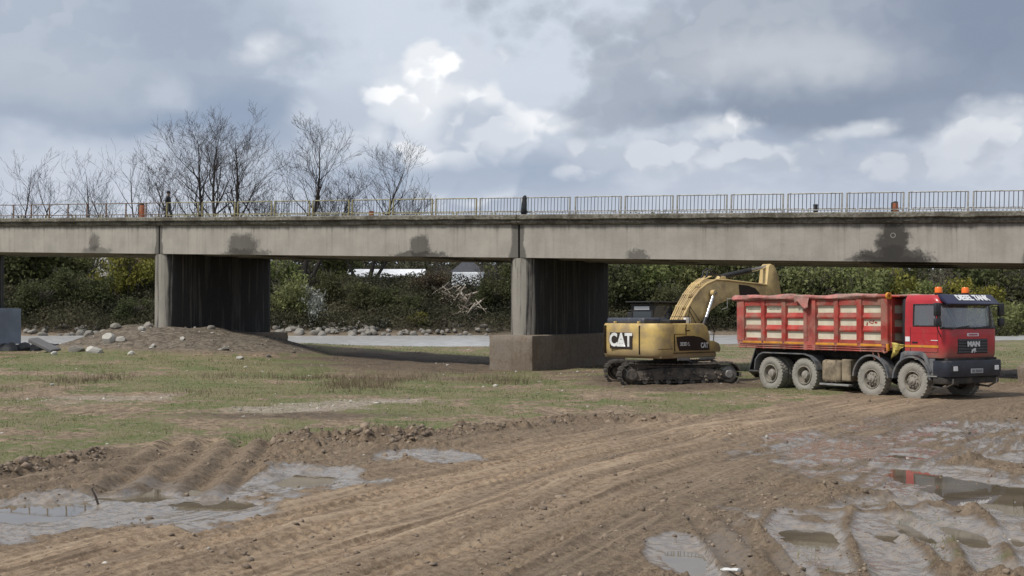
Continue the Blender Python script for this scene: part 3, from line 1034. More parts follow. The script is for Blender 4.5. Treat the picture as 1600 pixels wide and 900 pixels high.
def concrete(name, base, stains=(), joints=(), streak=0.5, moss=0.0, side_shade_stain=False, brownish=0.0):
    """weathered concrete; stains: damp patches (a, z, ra, rz) on the girder face, measured along the bridge"""
    m, g, b = bsdf(name)
    tc = g.new('ShaderNodeTexCoord')
    o = tc.outputs['Object']
    x, y, z = g.xyz(o)
    n1 = g.noise(o, 0.8, 7, 0.6)
    n2 = g.noise(g.mapping(o, (3.2, 3.2, 0.16)), 1.6, 6, 0.6)       # runs down the face
    n3 = g.noise(o, 9.0, 7, 0.7)
    c = g.mix(g.ss(n1, 0.3, 0.7), tuple(v * 0.86 for v in base), tuple(v * 1.1 for v in base))
    c = g.mix(g.ss(n2, 0.48, 0.75, 0.0, streak), c, tuple(v * 0.58 for v in base))
    c = g.mix(g.ss(n3, 0.52, 0.78, 0.0, 0.4), c, tuple(v * 0.62 for v in base))
    wa = g.m('MULTIPLY', g.m('SUBTRACT', g.noise(o, 1.6, 6, 0.65), 0.5), 0.9)
    wb = g.m('MULTIPLY', g.m('SUBTRACT', g.noise(g.mapping(o, loc=(5, 3, 2)), 2.4, 6, 0.65), 0.5), 0.8)
    zz = g.m('MULTIPLY_ADD', x, -GRADE, z)                            # height above the soffit line
    for (a, h, ra, rh, k) in stains:
        da = g.m('DIVIDE', g.m('SUBTRACT', g.m('ADD', x, wa), a), ra)
        dh = g.m('DIVIDE', g.m('SUBTRACT', g.m('ADD', zz, wb), h), rh)
        dd = g.m('SQRT', g.m('ADD', g.m('MULTIPLY', da, da), g.m('MULTIPLY', dh, dh)))
        c = g.mix(g.ss(g.m('MULTIPLY_ADD', g.m('SUBTRACT', n3, 0.5), 0.9, dd), 1.2, 0.72, 0.0, k), c, (0.045, 0.042, 0.038))
    for (a, wl, wr) in joints:
        da = g.m('SUBTRACT', g.m('MULTIPLY_ADD', wa, 0.35, x), a)
        flare = g.ss(zz, ZB0 + 0.7, ZB0, 1.0, 1.35)
        k = g.m('MULTIPLY', g.ss(da, g.m('MULTIPLY', flare, -wl), g.m('MULTIPLY', flare, -wl * 0.72)), g.ss(da, g.m('MULTIPLY', flare, wr), g.m('MULTIPLY', flare, wr * 0.72)))
        c = g.mix(g.m('MULTIPLY', k, 0.72), c, (0.06, 0.057, 0.052))
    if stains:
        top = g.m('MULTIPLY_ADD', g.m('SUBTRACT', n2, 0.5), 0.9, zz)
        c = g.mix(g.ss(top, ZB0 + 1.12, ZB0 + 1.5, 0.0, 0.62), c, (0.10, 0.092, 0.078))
    if moss:
        c = g.mix(g.ss(n3, 0.4, 0.62, 0, moss), c, (0.075, 0.068, 0.035))
        c = g.mix(g.ss(n1, 0.45, 0.6, 0, moss * 0.9), c, (0.06, 0.052, 0.038))
        c = g.mix(g.ss(g.noise(g.mapping(o, (1.2, 1, 4.0), loc=(2, 2, 2)), 2.2, 7, 0.7), 0.60, 0.66, 0, 0.85), c, (0.34, 0.32, 0.28))
    if brownish:
        c = g.mix(g.ss(g.m('MULTIPLY_ADD', n1, 0.6, g.m('MULTIPLY', n3, 0.4)), 0.42, 0.6, 0, brownish), c, (0.115, 0.082, 0.056))
    if side_shade_stain:
        # flank shade painted in along with run-off stain, in ragged tongues; noses stay pale
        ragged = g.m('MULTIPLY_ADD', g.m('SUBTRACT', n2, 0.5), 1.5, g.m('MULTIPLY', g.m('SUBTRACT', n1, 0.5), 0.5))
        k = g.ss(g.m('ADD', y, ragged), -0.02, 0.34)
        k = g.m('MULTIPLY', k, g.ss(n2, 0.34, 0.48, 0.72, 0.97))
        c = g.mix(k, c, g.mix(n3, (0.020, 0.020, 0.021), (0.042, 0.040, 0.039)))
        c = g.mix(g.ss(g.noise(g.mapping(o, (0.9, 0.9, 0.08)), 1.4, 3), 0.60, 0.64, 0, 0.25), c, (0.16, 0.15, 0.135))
    g.put(b.inputs['Base Color'], c)
    b.inputs['Roughness'].default_value = 0.92
    b.inputs['Specular IOR Level'].default_value = 0.25
    bn = g.new('ShaderNodeBump')
    bn.inputs['Strength'].default_value = 0.5
    bn.inputs['Distance'].default_value = 0.02
    g.put(bn.inputs['Height'], g.m('ADD', n3, n2))
    g.l.new(bn.outputs[0], b.inputs['Normal'])
    return m


def at_px(u):
    """distance along the bridge of the near face seen at photograph column u"""
    e = (math.cos(BRIDGE_YAW), math.sin(BRIDGE_YAW))
    k = (u - 800) / FPX
    return (k * BRIDGE_O[1] - BRIDGE_O[0]) / (e[0] - k * e[1])


def make_bridge():
    br = empty('bridge', (BRIDGE_O[0], BRIDGE_O[1], 0), BRIDGE_YAW)
    tag(br, 'long weathered concrete road bridge on wall piers across the whole view', 'bridge')
    st = []
    for (u, zc, ru, rh, k) in ((146, 0.55, 8, 0.5, .6), (150, 0.08, 22, 0.3, .5), (378, 0.42, 24, 0.62, .72), (385, 0.05, 42, 0.22, .6), (655, 0.40, 16, 0.55, .75), (655, 0.05, 46, 0.20, .75),
                               (998, 0.12, 20, 0.24, .65), (1395, 0.75, 26, 0.78, .92), (1395, 0.22, 62, 0.34, .9), (1390, 0.05, 70, 0.2, .85)):
        a = at_px(u)
        st.append((a, ZB0 + zc, (at_px(u + ru) - at_px(u - ru)) / 2, rh, k))
    joints = [(-SPAN, 0.28, 0.22), (0, 0.42, 0.30), (SPAN, 0.4, 0.3), (-2 * SPAN, 0.3, 0.3)]
    mg = concrete('girder_concrete', (0.350, 0.325, 0.285), st, joints, 0.42)
    ms = concrete('edge_concrete', (0.25, 0.235, 0.205), (), (), 0.7, 0.75)
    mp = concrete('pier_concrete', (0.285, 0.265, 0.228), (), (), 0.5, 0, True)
    mf = concrete('footing_concrete', (0.225, 0.188, 0.15), (), (), 0.5, 0, False, 0.65)
    mf2 = concrete('grey_footing_concrete', (0.30, 0.33, 0.37), (), (), 0.3)
    mt = pm('asphalt', (0.06, 0.06, 0.06), 0.9)
    rnd = random.Random(3)
    spans = [(-3, -2), (-2, -1), (-1, 0), (0, 1), (1, 2)]

    def zb(a):
        return ZB0 + GRADE * a

    for (i0, i1) in spans:
        a0, a1 = i0 * SPAN + 0.05, i1 * SPAN - 0.05
        for bi, b0 in enumerate((0.0, 2.6, 5.2, 7.6)):
            mb = MB()
            # I-girder: web with a bottom flange, haunch to the slab
            prof = [(0, 0), (0.0, 1.42), (0.55, 1.42), (0.55, 0.0)] if bi in (0, 3) else [(0, 0), (0, .28), (.18, .42), (.18, 1.2), (0, 1.42), (.6, 1.42), (.42, 1.2), (.42, .42), (.6, .28), (.6, 0)]
            n = len(prof)
            vs = [(a0, b0 + p, zb(a0) + q) for p, q in prof] + [(a1, b0 + p, zb(a1) + q) for p, q in prof]
            fs = [tuple(range(n)), tuple(range(n, 2 * n))[::-1]] + [(k, n + k, n + (k + 1) % n, (k + 1) % n) for k in range(n)]
            mb.add(vs, fs)
            mb.build('girder', mg, br, 20)
        # cross beams
        for q in range(1, 4):
            a = a0 + (a1 - a0) * q / 4
            mb = MB().bx(a - .12, a + .12, 0.552, 7.6, zb(a) + .35, zb(a) + 1.4)
            mb.build('cross_beam', mg, br)
        # deck slab, its near edge crumbled
        nx = 90
        mb = MB()
        vs, fs = [], []
        for k in range(nx + 1):
            a = a0 - 0.03 + (a1 - a0 + 0.06) * k / nx
            z = zb(a)
            j1 = 0.05 * float(fbm(a, 1.0, 1.6, 4, 201)) - 0.03
            j2 = 0.24 * float(fbm(a, 7.0, 1.1, 5, 202, 0.65))
            j3 = 0.15 * float(fbm(a, 3.0, 2.3, 4, 203, 0.65))
            ring = [(-0.16 + j1, 1.85 + 0.03 * j3), (-0.22 + j1, 1.81), (-0.22 + j1 + j3 * 0.3, 1.66 + j2 * 0.35), (-0.10 + j3, 1.60 + j2 * 0.5), (-0.15 + j3, 1.53 + j2 * 0.5),
                    (-0.06 + j1, 1.44), (0.02, 1.425), (8.28, 1.425), (8.4, 1.85), (7.6, 1.85), (7.55, 1.66), (0.95, 1.66), (0.9, 1.85)]
            vs += [(a, p, z + q) for p, q in ring]
        n = 13
        for k in range(nx):
            for i in range(n):
                i2 = (i + 1) % n
                fs.append((k * n + i, k * n + i2, (k + 1) * n + i2, (k + 1) * n + i))
        fs += [tuple(range(n))[::-1], tuple(range(nx * n, nx * n + n))]
        mb.add(vs, fs)
        mb.build('deck_slab', ms, br, 25)
        mb = MB()
        vs = [(a0, 1.0, zb(a0) + 1.665), (a1, 1.0, zb(a1) + 1.665), (a1, 7.5, zb(a1) + 1.665), (a0, 7.5, zb(a0) + 1.665)]
        mb.add(vs, [(0, 1, 2, 3)]).build('road_surface', mt, br)

    # piers: walls with round noses, on block footings
    for i in (-2, -1, 0, 1):
        a = i * SPAN + (0.5 if i == 1 else 0) - (1.0 if i == -2 else 0)
        zt = zb(a) - 0.02
        ft = 1.53 - 0.62 * i - (0.75 if i == -1 else 0) - (0.25 if i == 1 else 0)
        th = 0.66
        seg = 10
        ring = []
        for k in range(seg + 1):
            t = math.pi * k / seg
            ring.append((a + th * math.cos(math.pi + t), 0.62 - th * math.sin(t) * 0.95))
        for k in range(seg + 1):
            t = math.pi * k / seg
            ring.append((a + th * math.cos(t), 7.75 + th * math.sin(t) * 0.95))
        mb = MB()
        n = len(ring)
        nz = 14
        vs, fs = [], []
        for k in range(nz + 1):
            z = ft - 0.05 + (zt - ft + 0.05) * k / nz
            for (p, q) in ring:
                vs.append((p, q, z))
        for k in range(nz):
            for j in range(n):
                fs.append((k * n + j, k * n + (j + 1) % n, (k + 1) * n + (j + 1) % n, (k + 1) * n + j))
        fs += [tuple(range(n))[::-1], tuple(range(nz * n, nz * n + n))]
        mb.add(vs, fs)
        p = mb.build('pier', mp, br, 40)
        # footing block with broken arrises
        bm = bmesh.new()
        bmesh.ops.create_cube(bm, size=1.0)
        fz0 = -0.8 if i >= 0 else ft - 2.3
        bmesh.ops.scale(bm, vec=(2.16, 9.9, ft - fz0), verts=bm.verts)
        bmesh.ops.subdivide_edges(bm, edges=bm.edges[:], cuts=13, use_grid_fill=True)
        bmesh.ops.translate(bm, vec=(a - 0.02, 4.19, (ft + fz0) / 2), verts=bm.verts)
        for v in bm.verts:
            x, y, z = v.co
            ex = abs(x - a + 0.02) > 1.0
            ey = abs(y - 4.19) > 4.9
            ez = z > ft - 0.06
            d = 0.05 * float(fbm(x * 1.1 + y * 0.9, z * 1.3, 1.3, 5, 211, 0.6))
            cut = 0.04 + 0.10 * abs(float(fbm(x + y, z, 2.2, 4, 212)))
            if ex:
                v.co.x -= math.copysign(cut if (ez or ey) else 0, x - a) - math.copysign(d, x - a)
            if ey:
                v.co.y -= math.copysign(cut if (ez or ex) else 0, y - 4.19) - math.copysign(d, y - 4.19)
            if ez and (ex or ey):
                v.co.z -= cut * 0.6
        me = bpy.data.meshes.new('footing')
        bm.to_mesh(me)
        bm.free()
        me.polygons.foreach_set('use_smooth', np.ones(len(me.polygons), dtype=bool))
        me.set_sharp_from_angle(angle=R(30))
        link('footing', me, mf if i > -2 else mf2, p)

    # ---- railings
    rw = pm('railing_pale_paint', (0.36, 0.355, 0.33), 0.55, 0.0, 0.15, 3, (0.10, 0.075, 0.05), 0.35, 5)
    ry = pm('railing_yellow_paint', (0.31, 0.28, 0.14), 0.55, 0.0, 0.2, 3, (0.12, 0.09, 0.05), 0.4, 5)
    rr = pm('railing_rusty_paint', (0.22, 0.15, 0.11), 0.7, 0.0, 0.25, 4, (0.10, 0.06, 0.04), 0.5, 5)
    dk = pm('railing_dark_bar', (0.085, 0.085, 0.085), 0.6, 0, 0.2)
    H, PL, GAP = 0.74, 2.15, 0.13
    ztop = 1.85

    def panel(mat):
        mb = MB()
        mb.tube([(0.03, 0, H), (PL - 0.03, 0, H)], 0.026, 6)
        mb.tube([(0.03, 0, 0.10), (PL - 0.03, 0, 0.10)], 0.02, 6)
        return mb.mesh('railing_panel', mat, 40)

    def pickets():
        mb = MB()
        for k in range(13):
            x = 0.13 + k * (PL - 0.26) / 12
            mb.tube([(x, 0, 0.10), (x, 0, H)], 0.014, 4, False)
        return mb.mesh('pickets', dk, None)

    def post(mat):
        return MB().box((0, 0, H / 2 - 0.03), (0.055, 0.055, H + 0.06)).mesh('post', mat, None)
    meshes = {k: (panel(m), post(m)) for k, m in (('w', rw), ('y', ry))}
    pk = pickets()
    aj = -20.35
    slope = math.atan(GRADE)
    k = 0
    for b, start in ((0.12, aj), (8.05, aj - 22)):
        a = start
        while a < 36:
            near0 = abs(a + PL / 2) < 0.6
            kind = 'y' if a < at_px(700) else 'w'
            pm_, ps = meshes[kind]
            o = link('railing_panel', pm_, None, br, (a, b, zb(a) + ztop), (0, -slope, 0))
            link('post', ps, None, o, (0.03, 0, 0))
            link('post', ps, None, o, (PL - 0.03, 0, 0))
            s = link('pickets', pk, None, o)
            s['kind'] = 'stuff'
            a += PL + (GAP if k % 9 else 0.2)
            k += 1
    # plain two-bar rail further left
    mb = MB()
    L2 = 1.4
    mb.tube([(0, 0, H), (L2, 0, H)], 0.024, 6)
    mb.tube([(0, 0, 0.16), (L2, 0, 0.16)], 0.022, 6)
    bar = mb.mesh('rail_bars', rr, 40)
    pst = MB().box((0, 0, H / 2), (0.06, 0.05, H + 0.04)).mesh('post', rr, None)
    a = aj - L2
    while a > -52:
        o = link('rail_bars', bar, None, br, (a, 0.12, zb(a) + ztop), (0, -slope, 0))
        link('post', pst, None, o)
        a -= L2
    # faint ring chalked on the biggest damp patch
    mb = MB()
    ac = at_px(1396)
    mb.lathe([(0.075, -.004), (0.095, -.004), (0.095, .004), (0.075, .004)], 20, 'y', Matrix.Translation((ac, -0.006, zb(ac) + 0.98)), True)
    mb.build('chalk_ring', pm('chalk', (0.30, 0.29, 0.27), .9), br)
    return br


bridge = make_bridge()


def bridge_pt(u, b, h):
    """point on the bridge deck: column u, b metres in from the near edge, h above the kerb"""
    e = (math.cos(BRIDGE_YAW), math.sin(BRIDGE_YAW))
    n = (-e[1], e[0])
    # the column is for the point itself
    k = (u - 800) / FPX
    ox, oy = BRIDGE_O[0] + n[0] * b, BRIDGE_O[1] + n[1] * b
    a = (k * oy - ox) / (e[0] - k * e[1])
    return (ox + e[0] * a, oy + e[1] * a, ZB0 + GRADE * a + 1.85 + h)


def make_deck_things():
    org = pm('orange_plastic', (0.42, 0.12, 0.045), 0.6, 0, 0.25, 4, MUDC, 0.3)
    blk = pm('black_rubber', (0.025, 0.025, 0.027), 0.7)
    for (u, h, w, lab, dkside) in ((221, 0.76, 0.30, 'rust orange marker post with black cap beside rusty rail at left', True),
                                   (1400, 0.42, 0.22, 'small orange marker post with dark back behind pale railing at right', True),
                                   (580, 0.26, 0.26, 'low orange marker behind yellow railing below slim bare tree', False)):
        p = bridge_pt(u, 0.62, -0.0)
        r = empty('marker_post', p, BRIDGE_YAW)
        tag(r, lab, 'marker post', 'marker posts on the bridge')
        MB().box((0, 0, 0.03), (w * 1.5, w * 1.3, 0.06), 0.015).build('base', blk, r)
        MB().lathe([(0.001, 0.05), (w * .5, 0.05), (w * 0.45, h * 0.85), (w * 0.42, h * .92), (0.001, h * .93)], 12).build('body', org, r)
        MB().lathe([(0.001, h * .9), (w * .44, h * .9), (w * .40, h * 1.02), (w * .15, h * 1.06), (0.001, h * 1.06)], 12).build('cap', blk, r)
        if dkside:
            MB().box((-w * .52, 0, h * .5), (w * .4, w * .5, h * 0.95), 0.02).build('panel', blk, r)
    p = bridge_pt(1275, 0.62, 0)
    r = empty('short_stub_post', p, BRIDGE_YAW)
    tag(r, 'short black stub post behind pale railing above the lorry bed', 'post')
    MB().lathe([(0.001, 0), (0.10, 0), (0.085, 0.30), (0.10, 0.30), (0.09, 0.36), (0.001, 0.37)], 10).build('body', blk, r)
    MB().box((0, 0, 0.02), (0.3, 0.24, 0.04), 0.01).build('base', blk, r)
    # dark cloth bundle tied to the rail over the pier joint
    cl = pm('dark_cloth', (0.022, 0.024, 0.03), 0.9, 0, 0.3, 6, None, 0, 3, 0.5, 12)
    mb = MB()
    prof = [(0.02, 0.90), (0.09, 0.86), (0.12, 0.76), (0.10, 0.66), (0.13, 0.5), (0.16, 0.3), (0.17, 0.14), (0.13, 0.05), (0.02, 0.03)]
    vs, fs = [], []
    ns = 14
    for (r_, z) in prof:
        for k in range(ns):
            a = 2 * math.pi * k / ns
            q = r_ * (1 + 0.22 * math.sin(3 * a + z * 5) + 0.12 * math.sin(5 * a - z * 9))
            vs.append((q * math.cos(a) + 0.14 * (z - 0.5), 0.7 * q * math.sin(a), z))
    for i in range(len(prof) - 1):
        for k in range(ns):
            k2 = (k + 1) % ns
            fs.append((i * ns + k, i * ns + k2, (i + 1) * ns + k2, (i + 1) * ns + k))
    mb.add(vs, fs)
    mb.v = [(p[0] * .8, p[1] * .8, p[2] * .94) for p in mb.v]
    o = mb.build('cloth_bundle', cl, None, 60, bridge_pt(819, -0.10, -0.02), (0, 0, BRIDGE_YAW))
    tag(o, 'dark cloth bundle tied upright to railing over the middle pier joint', 'cloth')


make_deck_things()


# ------------------------------------------------------------------ people
def skin_body(name, joints, edges, mat, parent=None):
    """one continuous figure: joints {key: (x, y, z, rx, ry)}; the first one is the root"""
    keys = list(joints)
    me = bpy.data.meshes.new(name)
    me.from_pydata([joints[k][:3] for k in keys], [(keys.index(a), keys.index(b)) for a, b in edges], [])
    o = link(name, me, mat, parent)
    md = o.modifiers.new('skin', 'SKIN')
    md.use_smooth_shade = True
    if not me.skin_vertices:
        # the layer comes with the modifier only through an operator, so add it by hand
        bm = bmesh.new()
        bm.from_mesh(me)
        bm.verts.layers.skin.verify()
        bm.to_mesh(me)
        bm.free()
    for i, k in enumerate(keys):
        sv = me.skin_vertices[0].data[i]
        sv.radius = (joints[k][3], joints[k][4])
        sv.use_root = (i == 0)
    sb = o.modifiers.new('sub', 'SUBSURF')
    sb.levels = sb.render_levels = 2
    # freeze so that nothing depends on modifiers
    dg = bpy.context.evaluated_depsgraph_get()
    m2 = bpy.data.meshes.new_from_object(o.evaluated_get(dg))
    o.modifiers.clear()
    o.data = m2
    m2.name = name
    if not m2.materials:
        m2.materials.append(mat)
    return o


def person_mat(name, skin, cloth, trouser, zs):
    m, g, b = bsdf(name)
    tc = g.new('ShaderNodeTexCoord')
    z = g.xyz(tc.outputs['Object'])[2]
    n = g.noise(tc.outputs['Object'], 14, 4)
    cl = g.mix(n, tuple(c * 0.7 for c in cloth), tuple(c * 1.25 for c in cloth))
    c = g.mix(g.ss(z, zs[0] - 0.01, zs[0] + 0.01), trouser, cl)
    c = g.mix(g.ss(z, zs[1] - 0.01, zs[1] + 0.01), c, skin)
    g.put(b.inputs['Base Color'], c)
    b.inputs['Roughness'].default_value = 0.85
    return m


def make_people():
    dark = (0.022, 0.024, 0.026)
    # walker on the bridge
    p = bridge_pt(262, 2.4, -0.18)
    r = empty('person', p, BRIDGE_YAW + R(20))
    tag(r, 'person in dark jacket and trousers walking on the bridge deck', 'person')
    J = {'pel': (0, 0, .92, .15, .12), 'sp': (0, 0, 1.12, .155, .115), 'ch': (0, .01, 1.32, .18, .125), 'nk': (0, .01, 1.47, .062, .062), 'hd0': (0.02, 0, 1.56, .078, .085),
         'hd': (0.025, 0, 1.64, .085, .095), 'hd1': (0.02, 0, 1.72, .06, .065),
         'sl': (0, .19, 1.38, .07, .07), 'el': (-.06, .26, 1.12, .05, .05), 'wl': (.05, .25, .90, .036, .036), 'hl': (.08, .24, .82, .038, .025),
         'sr': (0, -.19, 1.38, .07, .07), 'er': (-.03, -.27, 1.12, .05, .05), 'wr': (.08, -.26, .92, .036, .036), 'hr': (.11, -.25, .84, .038, .025),
         'tl': (0, .10, .86, .10, .10), 'kl': (.14, .11, .49, .065, .065), 'al': (.12, .11, .10, .045, .045), 'fl': (.27, .12, .05, .04, .035),
         'tr': (0, -.10, .86, .10, .10), 'kr': (-.06, -.11, .49, .065, .065), 'ar': (-.26, -.11, .13, .045, .045), 'fr': (-.13, -.12, .05, .04, .035)}
    E = [('pel', 'sp'), ('sp', 'ch'), ('ch', 'nk'), ('nk', 'hd0'), ('hd0', 'hd'), ('hd', 'hd1'), ('ch', 'sl'), ('sl', 'el'), ('el', 'wl'), ('wl', 'hl'), ('ch', 'sr'), ('sr', 'er'), ('er', 'wr'), ('wr', 'hr'),
         ('pel', 'tl'), ('tl', 'kl'), ('kl', 'al'), ('al', 'fl'), ('pel', 'tr'), ('tr', 'kr'), ('kr', 'ar'), ('ar', 'fr')]
    skin_body('body', J, E, person_mat('walker_clothes', (0.25, 0.16, 0.12), dark, (0.03, 0.031, 0.027), (.88, 1.49)), r)
    mb = MB()
    mb.lathe([(0.001, 1.775), (0.06, 1.765), (0.10, 1.72), (0.108, 1.66), (0.10, 1.62)], 14, 'z', Matrix.Translation((0.01, 0, 0)))
    mb.box((0.10, 0, 1.645), (0.09, 0.15, 0.015), 0.005)
    mb.build('cap', pm('dark_cap', (0.02, 0.02, 0.024), .9), r)
    return r


make_people()


# ------------------------------------------------------------------ tipper lorry
def make_truck():
    ang = R(-57)
    near_rear = Vector((8.5, 42.2))
    left = Vector((0.839, 0.544))
    c = near_rear + left * 1.22
    T = empty('tipper_lorry', (c.x, c.y, -0.05), ang)
    tag(T, 'muddy red four-axle tipper lorry with cream-panelled load bed parked on mud', 'lorry')
    cabred = pm('cab_red_paint', (0.42, 0.022, 0.030), 0.34, 0, 0.10, 2, MUDC, 0.16, 3, 0, 20, (1.0, 1.75), 0.2)
    bedred = pm('bed_red_paint', (0.36, 0.036, 0.026), 0.55, 0, 0.22, 2, (0.26, 0.15, 0.11), 0.48, 1.8, 0.15, 30, (1.35, 1.75))
    bedfade = pm('bed_faded_red', (0.34, 0.070, 0.055), 0.7, 0, 0.25, 2, (0.30, 0.20, 0.15), 0.45, 2.2)
    cream = None
    m, g, b = bsdf('cream_panel_paint')
    tc = g.new('ShaderNodeTexCoord')
    o = tc.outputs['Object']
    n1, n2, n3 = g.noise(o, 3, 6), g.noise(g.mapping(o, (2.6, 2.6, 1.6)), 5.0, 8, 0.75), g.noise(o, 1.1, 4)
    cc = g.mix(g.ss(n1, .3, .7), (0.50, 0.44, 0.31), (0.66, 0.60, 0.46))
    cc = g.mix(g.ss(n3, .35, .6, 0, .45), cc, (0.58, 0.54, 0.45))
    cc = g.mix(g.ss(n2, .63, .67, 0, .9), cc, (0.075, 0.038, 0.022))
    cc = g.mix(g.ss(n2, .60, .66, 0, .45), cc, (0.28, 0.17, 0.09))
    g.put(b.inputs['Base Color'], cc)
    b.inputs['Roughness'].default_value = 0.6
    cream = m
    tarp = pm('faded_red_tarp', (0.40, 0.145, 0.125), 0.8, 0, 0.3, 2.5, (0.30, 0.22, 0.18), 0.5, 2.0, 0.6, 9)
    blackp = pm('black_plastic', (0.018, 0.019, 0.022), 0.5, 0, 0.2, 3, MUDC, 0.12)
    chas = pm('chassis_grime', (0.030, 0.027, 0.024), 0.8, 0, 0.3, 4, (0.10, 0.08, 0.06), 0.35)
    navy = pm('navy_bumper', (0.018, 0.021, 0.032), 0.45, 0, 0.2, 3, MUDC, 0.16)
    visor = pm('navy_visor', (0.018, 0.018, 0.048), 0.3, 0, 0.1)
    guard = pm('grey_mudguard', (0.115, 0.12, 0.13), 0.65, 0, 0.25, 3, (0.24, 0.21, 0.17), 0.35)
    tyre = pm('dusty_tyre', (0.045, 0.044, 0.042), 0.9, 0, 0.2, 4, (0.285, 0.268, 0.232), 0.95, 2.2, 0.4, 30)
    rim = pm('dusty_rim', (0.27, 0.245, 0.20), 0.75, 0, 0.25, 6, (0.17, 0.145, 0.11), 0.4)
    hubm = pm('hub_grey', (0.30, 0.28, 0.245), 0.6, 0, 0.2, 8, (0.2, 0.17, 0.13), 0.35)
    steel = pm('worn_steel', (0.34, 0.34, 0.33), 0.45, 0.5, 0.2, 4, DUST, 0.3)
    orange = pm('orange_stripe', (0.62, 0.27, 0.03), 0.5, 0, 0.15, 3, MUDC, 0.22)
    amber, g, b = bsdf('amber_beacon')
    b.inputs['Base Color'].default_value = (0.78, 0.17, 0.02, 1)
    b.inputs['Roughness'].default_value = 0.25
    white = pm('white_print', (0.72, 0.72, 0.72), 0.6, 0, 0.08)
    tank = pm('dusty_tank', (0.23, 0.185, 0.125), 0.75, 0, 0.3, 3, (0.15, 0.11, 0.075), 0.4, 3)
    plate = pm('plate_grey', (0.30, 0.31, 0.32), 0.5, 0, 0.1, 6, MUDC, 0.3)
    yel = pm('yellow_sheet', (0.56, 0.46, 0.12), 0.6, 0, 0.25, 4, None, 0, 3, 0.4, 8)
    lampg, g, b = bsdf('headlamp_glass')
    b.inputs['Base Color'].default_value = (0.75, 0.76, 0.78, 1)
    b.inputs['Roughness'].default_value = 0.08
    b.inputs['Coat Weight'].default_value = 1
    glass, g, b = bsdf('cab_glass')
    gl = g.new('ShaderNodeBsdfGlossy')
    gl.inputs['Roughness'].default_value = 0.02
    gl.inputs['Color'].default_value = (0.9, 0.95, 1.0, 1)
    tr = g.new('ShaderNodeBsdfTransparent')
    tr.inputs[0].default_value = (0.86, 0.90, 0.90, 1)
    fr = g.new('ShaderNodeFresnel')
    fr.inputs[0].default_value = 1.52
    mx = g.new('ShaderNodeMixShader')
    g.put(mx.inputs[0], g.m('MULTIPLY_ADD', fr.outputs[0], 1.2, 0.10, True))
    g.l.new(tr.outputs[0], mx.inputs[1])
    g.l.new(gl.outputs[0], mx.inputs[2])
    dust = g.new('ShaderNodeBsdfDiffuse')
    dust.inputs[0].default_value = (0.42, 0.42, 0.40, 1)
    mx2 = g.new('ShaderNodeMixShader')
    mx2.inputs[0].default_value = 0.14
    g.l.new(mx.outputs[0], mx2.inputs[1])
    g.l.new(dust.outputs[0], mx2.inputs[2])
    g.l.new(mx2.outputs[0], g.n['Material Output'].inputs[0])

    AX = [0.0, 1.5, 4.26, 5.79]
    # ---- chassis
    for s in (-1, 1):
        MB().bx(-1.25, 6.6, s * .42 - .05, s * .42 + .05, .80, 1.10, .01).build('frame_rail', chas, T)
    for x in AX:
        mb = MB().tube([(x, -1.0, .54), (x, 1.0, .54)], .09, 10)
        mb.lathe([(.001, -.2), (.18, -.15), (.22, 0), (.18, .15), (.001, .2)], 14, 'y', Matrix.Translation((x, 0, .54)))
        mb.box((x, -.42, .70), (.9, .09, .12), .02).box((x, .42, .70), (.9, .09, .12), .02)
        mb.build('axle', chas, T)
    MB().tube([(0, 0, .6), (3.2, 0, .75), (5.2, 0, .8)], .07, 8).build('drive_shaft', chas, T)
    MB().bx(5.4, 6.5, -.4, .4, .6, 1.2, .05).build('gearbox', chas, T)
    MB().bx(2.2, 3.6, .55, 1.2, .4, 1.05, .08, 2).build('air_tank', tank, T)

    # ---- wheels
    def tyre_mesh(w, r=0.545, ri=0.30):
        mb = MB()
        h = w / 2
        prof = [(ri, -h * .72), (ri + .02, -h * .86), (ri + .10, -h * 1.02), (r - .09, -h), (r - .025, -h * .9), (r - .02, -h * .8), (r - .02, h * .8), (r - .025, h * .9), (r - .09, h), (ri + .10, h * 1.02), (ri + .02, h * .86), (ri, h * .72)]
        mb.lathe(prof, 48, 'y')
        n = 30
        for k in range(n):
            for sgn in (-1, 1):
                a = 2 * math.pi * (k + (0.25 if sgn > 0 else -.25)) / n
                M = Matrix.Rotation(-a, 4, 'Y') @ Matrix.Translation((r - .018, sgn * h * .52, 0)) @ Matrix.Rotation(sgn * .35, 4, 'X')
                mb.box((0, 0, 0), (.030, h * .80, .066), 0, None, M)
        return mb.mesh('tyre', tyre, 30)

    def rim_front():
        mb = MB()
        mb.lathe([(.30, .10), (.305, -.145), (.275, -.15), (.265, -.10), (.25, -.07), (.20, -.10), (.13, -.13), (.001, -.13)], 40, 'y')
        return mb.mesh('wheel', rim, 30)

    def rim_rear():
        mb = MB()
        mb.lathe([(.30, .16), (.305, -.155), (.275, -.16), (.262, -.10), (.245, .02), (.22, .06), (.001, .06)], 40, 'y')
        return mb.mesh('wheel', rim, 30)

    def hub_front():
        mb = MB()
        mb.lathe([(.12, -.12), (.115, -.17), (.09, -.185), (.05, -.19), (.045, -.215), (.001, -.22)], 24, 'y')
        for k in range(10):
            a = 2 * math.pi * k / 10
            mb.lathe([(.018, -.11), (.018, -.15), (.001, -.155)], 6, 'y', Matrix.Translation((.165 * math.cos(a), 0, .165 * math.sin(a))))
        return mb.mesh('hub', hubm, 30)

    def hub_rear():
        mb = MB()
        mb.lathe([(.15, .06), (.145, -.08), (.12, -.13), (.06, -.15), (.001, -.15)], 24, 'y')
        for k in range(10):
            a = 2 * math.pi * k / 10
            mb.lathe([(.016, .06), (.016, .02), (.001, .015)], 6, 'y', Matrix.Translation((.19 * math.cos(a), 0, .19 * math.sin(a))))
        return mb.mesh('hub', hubm, 30)

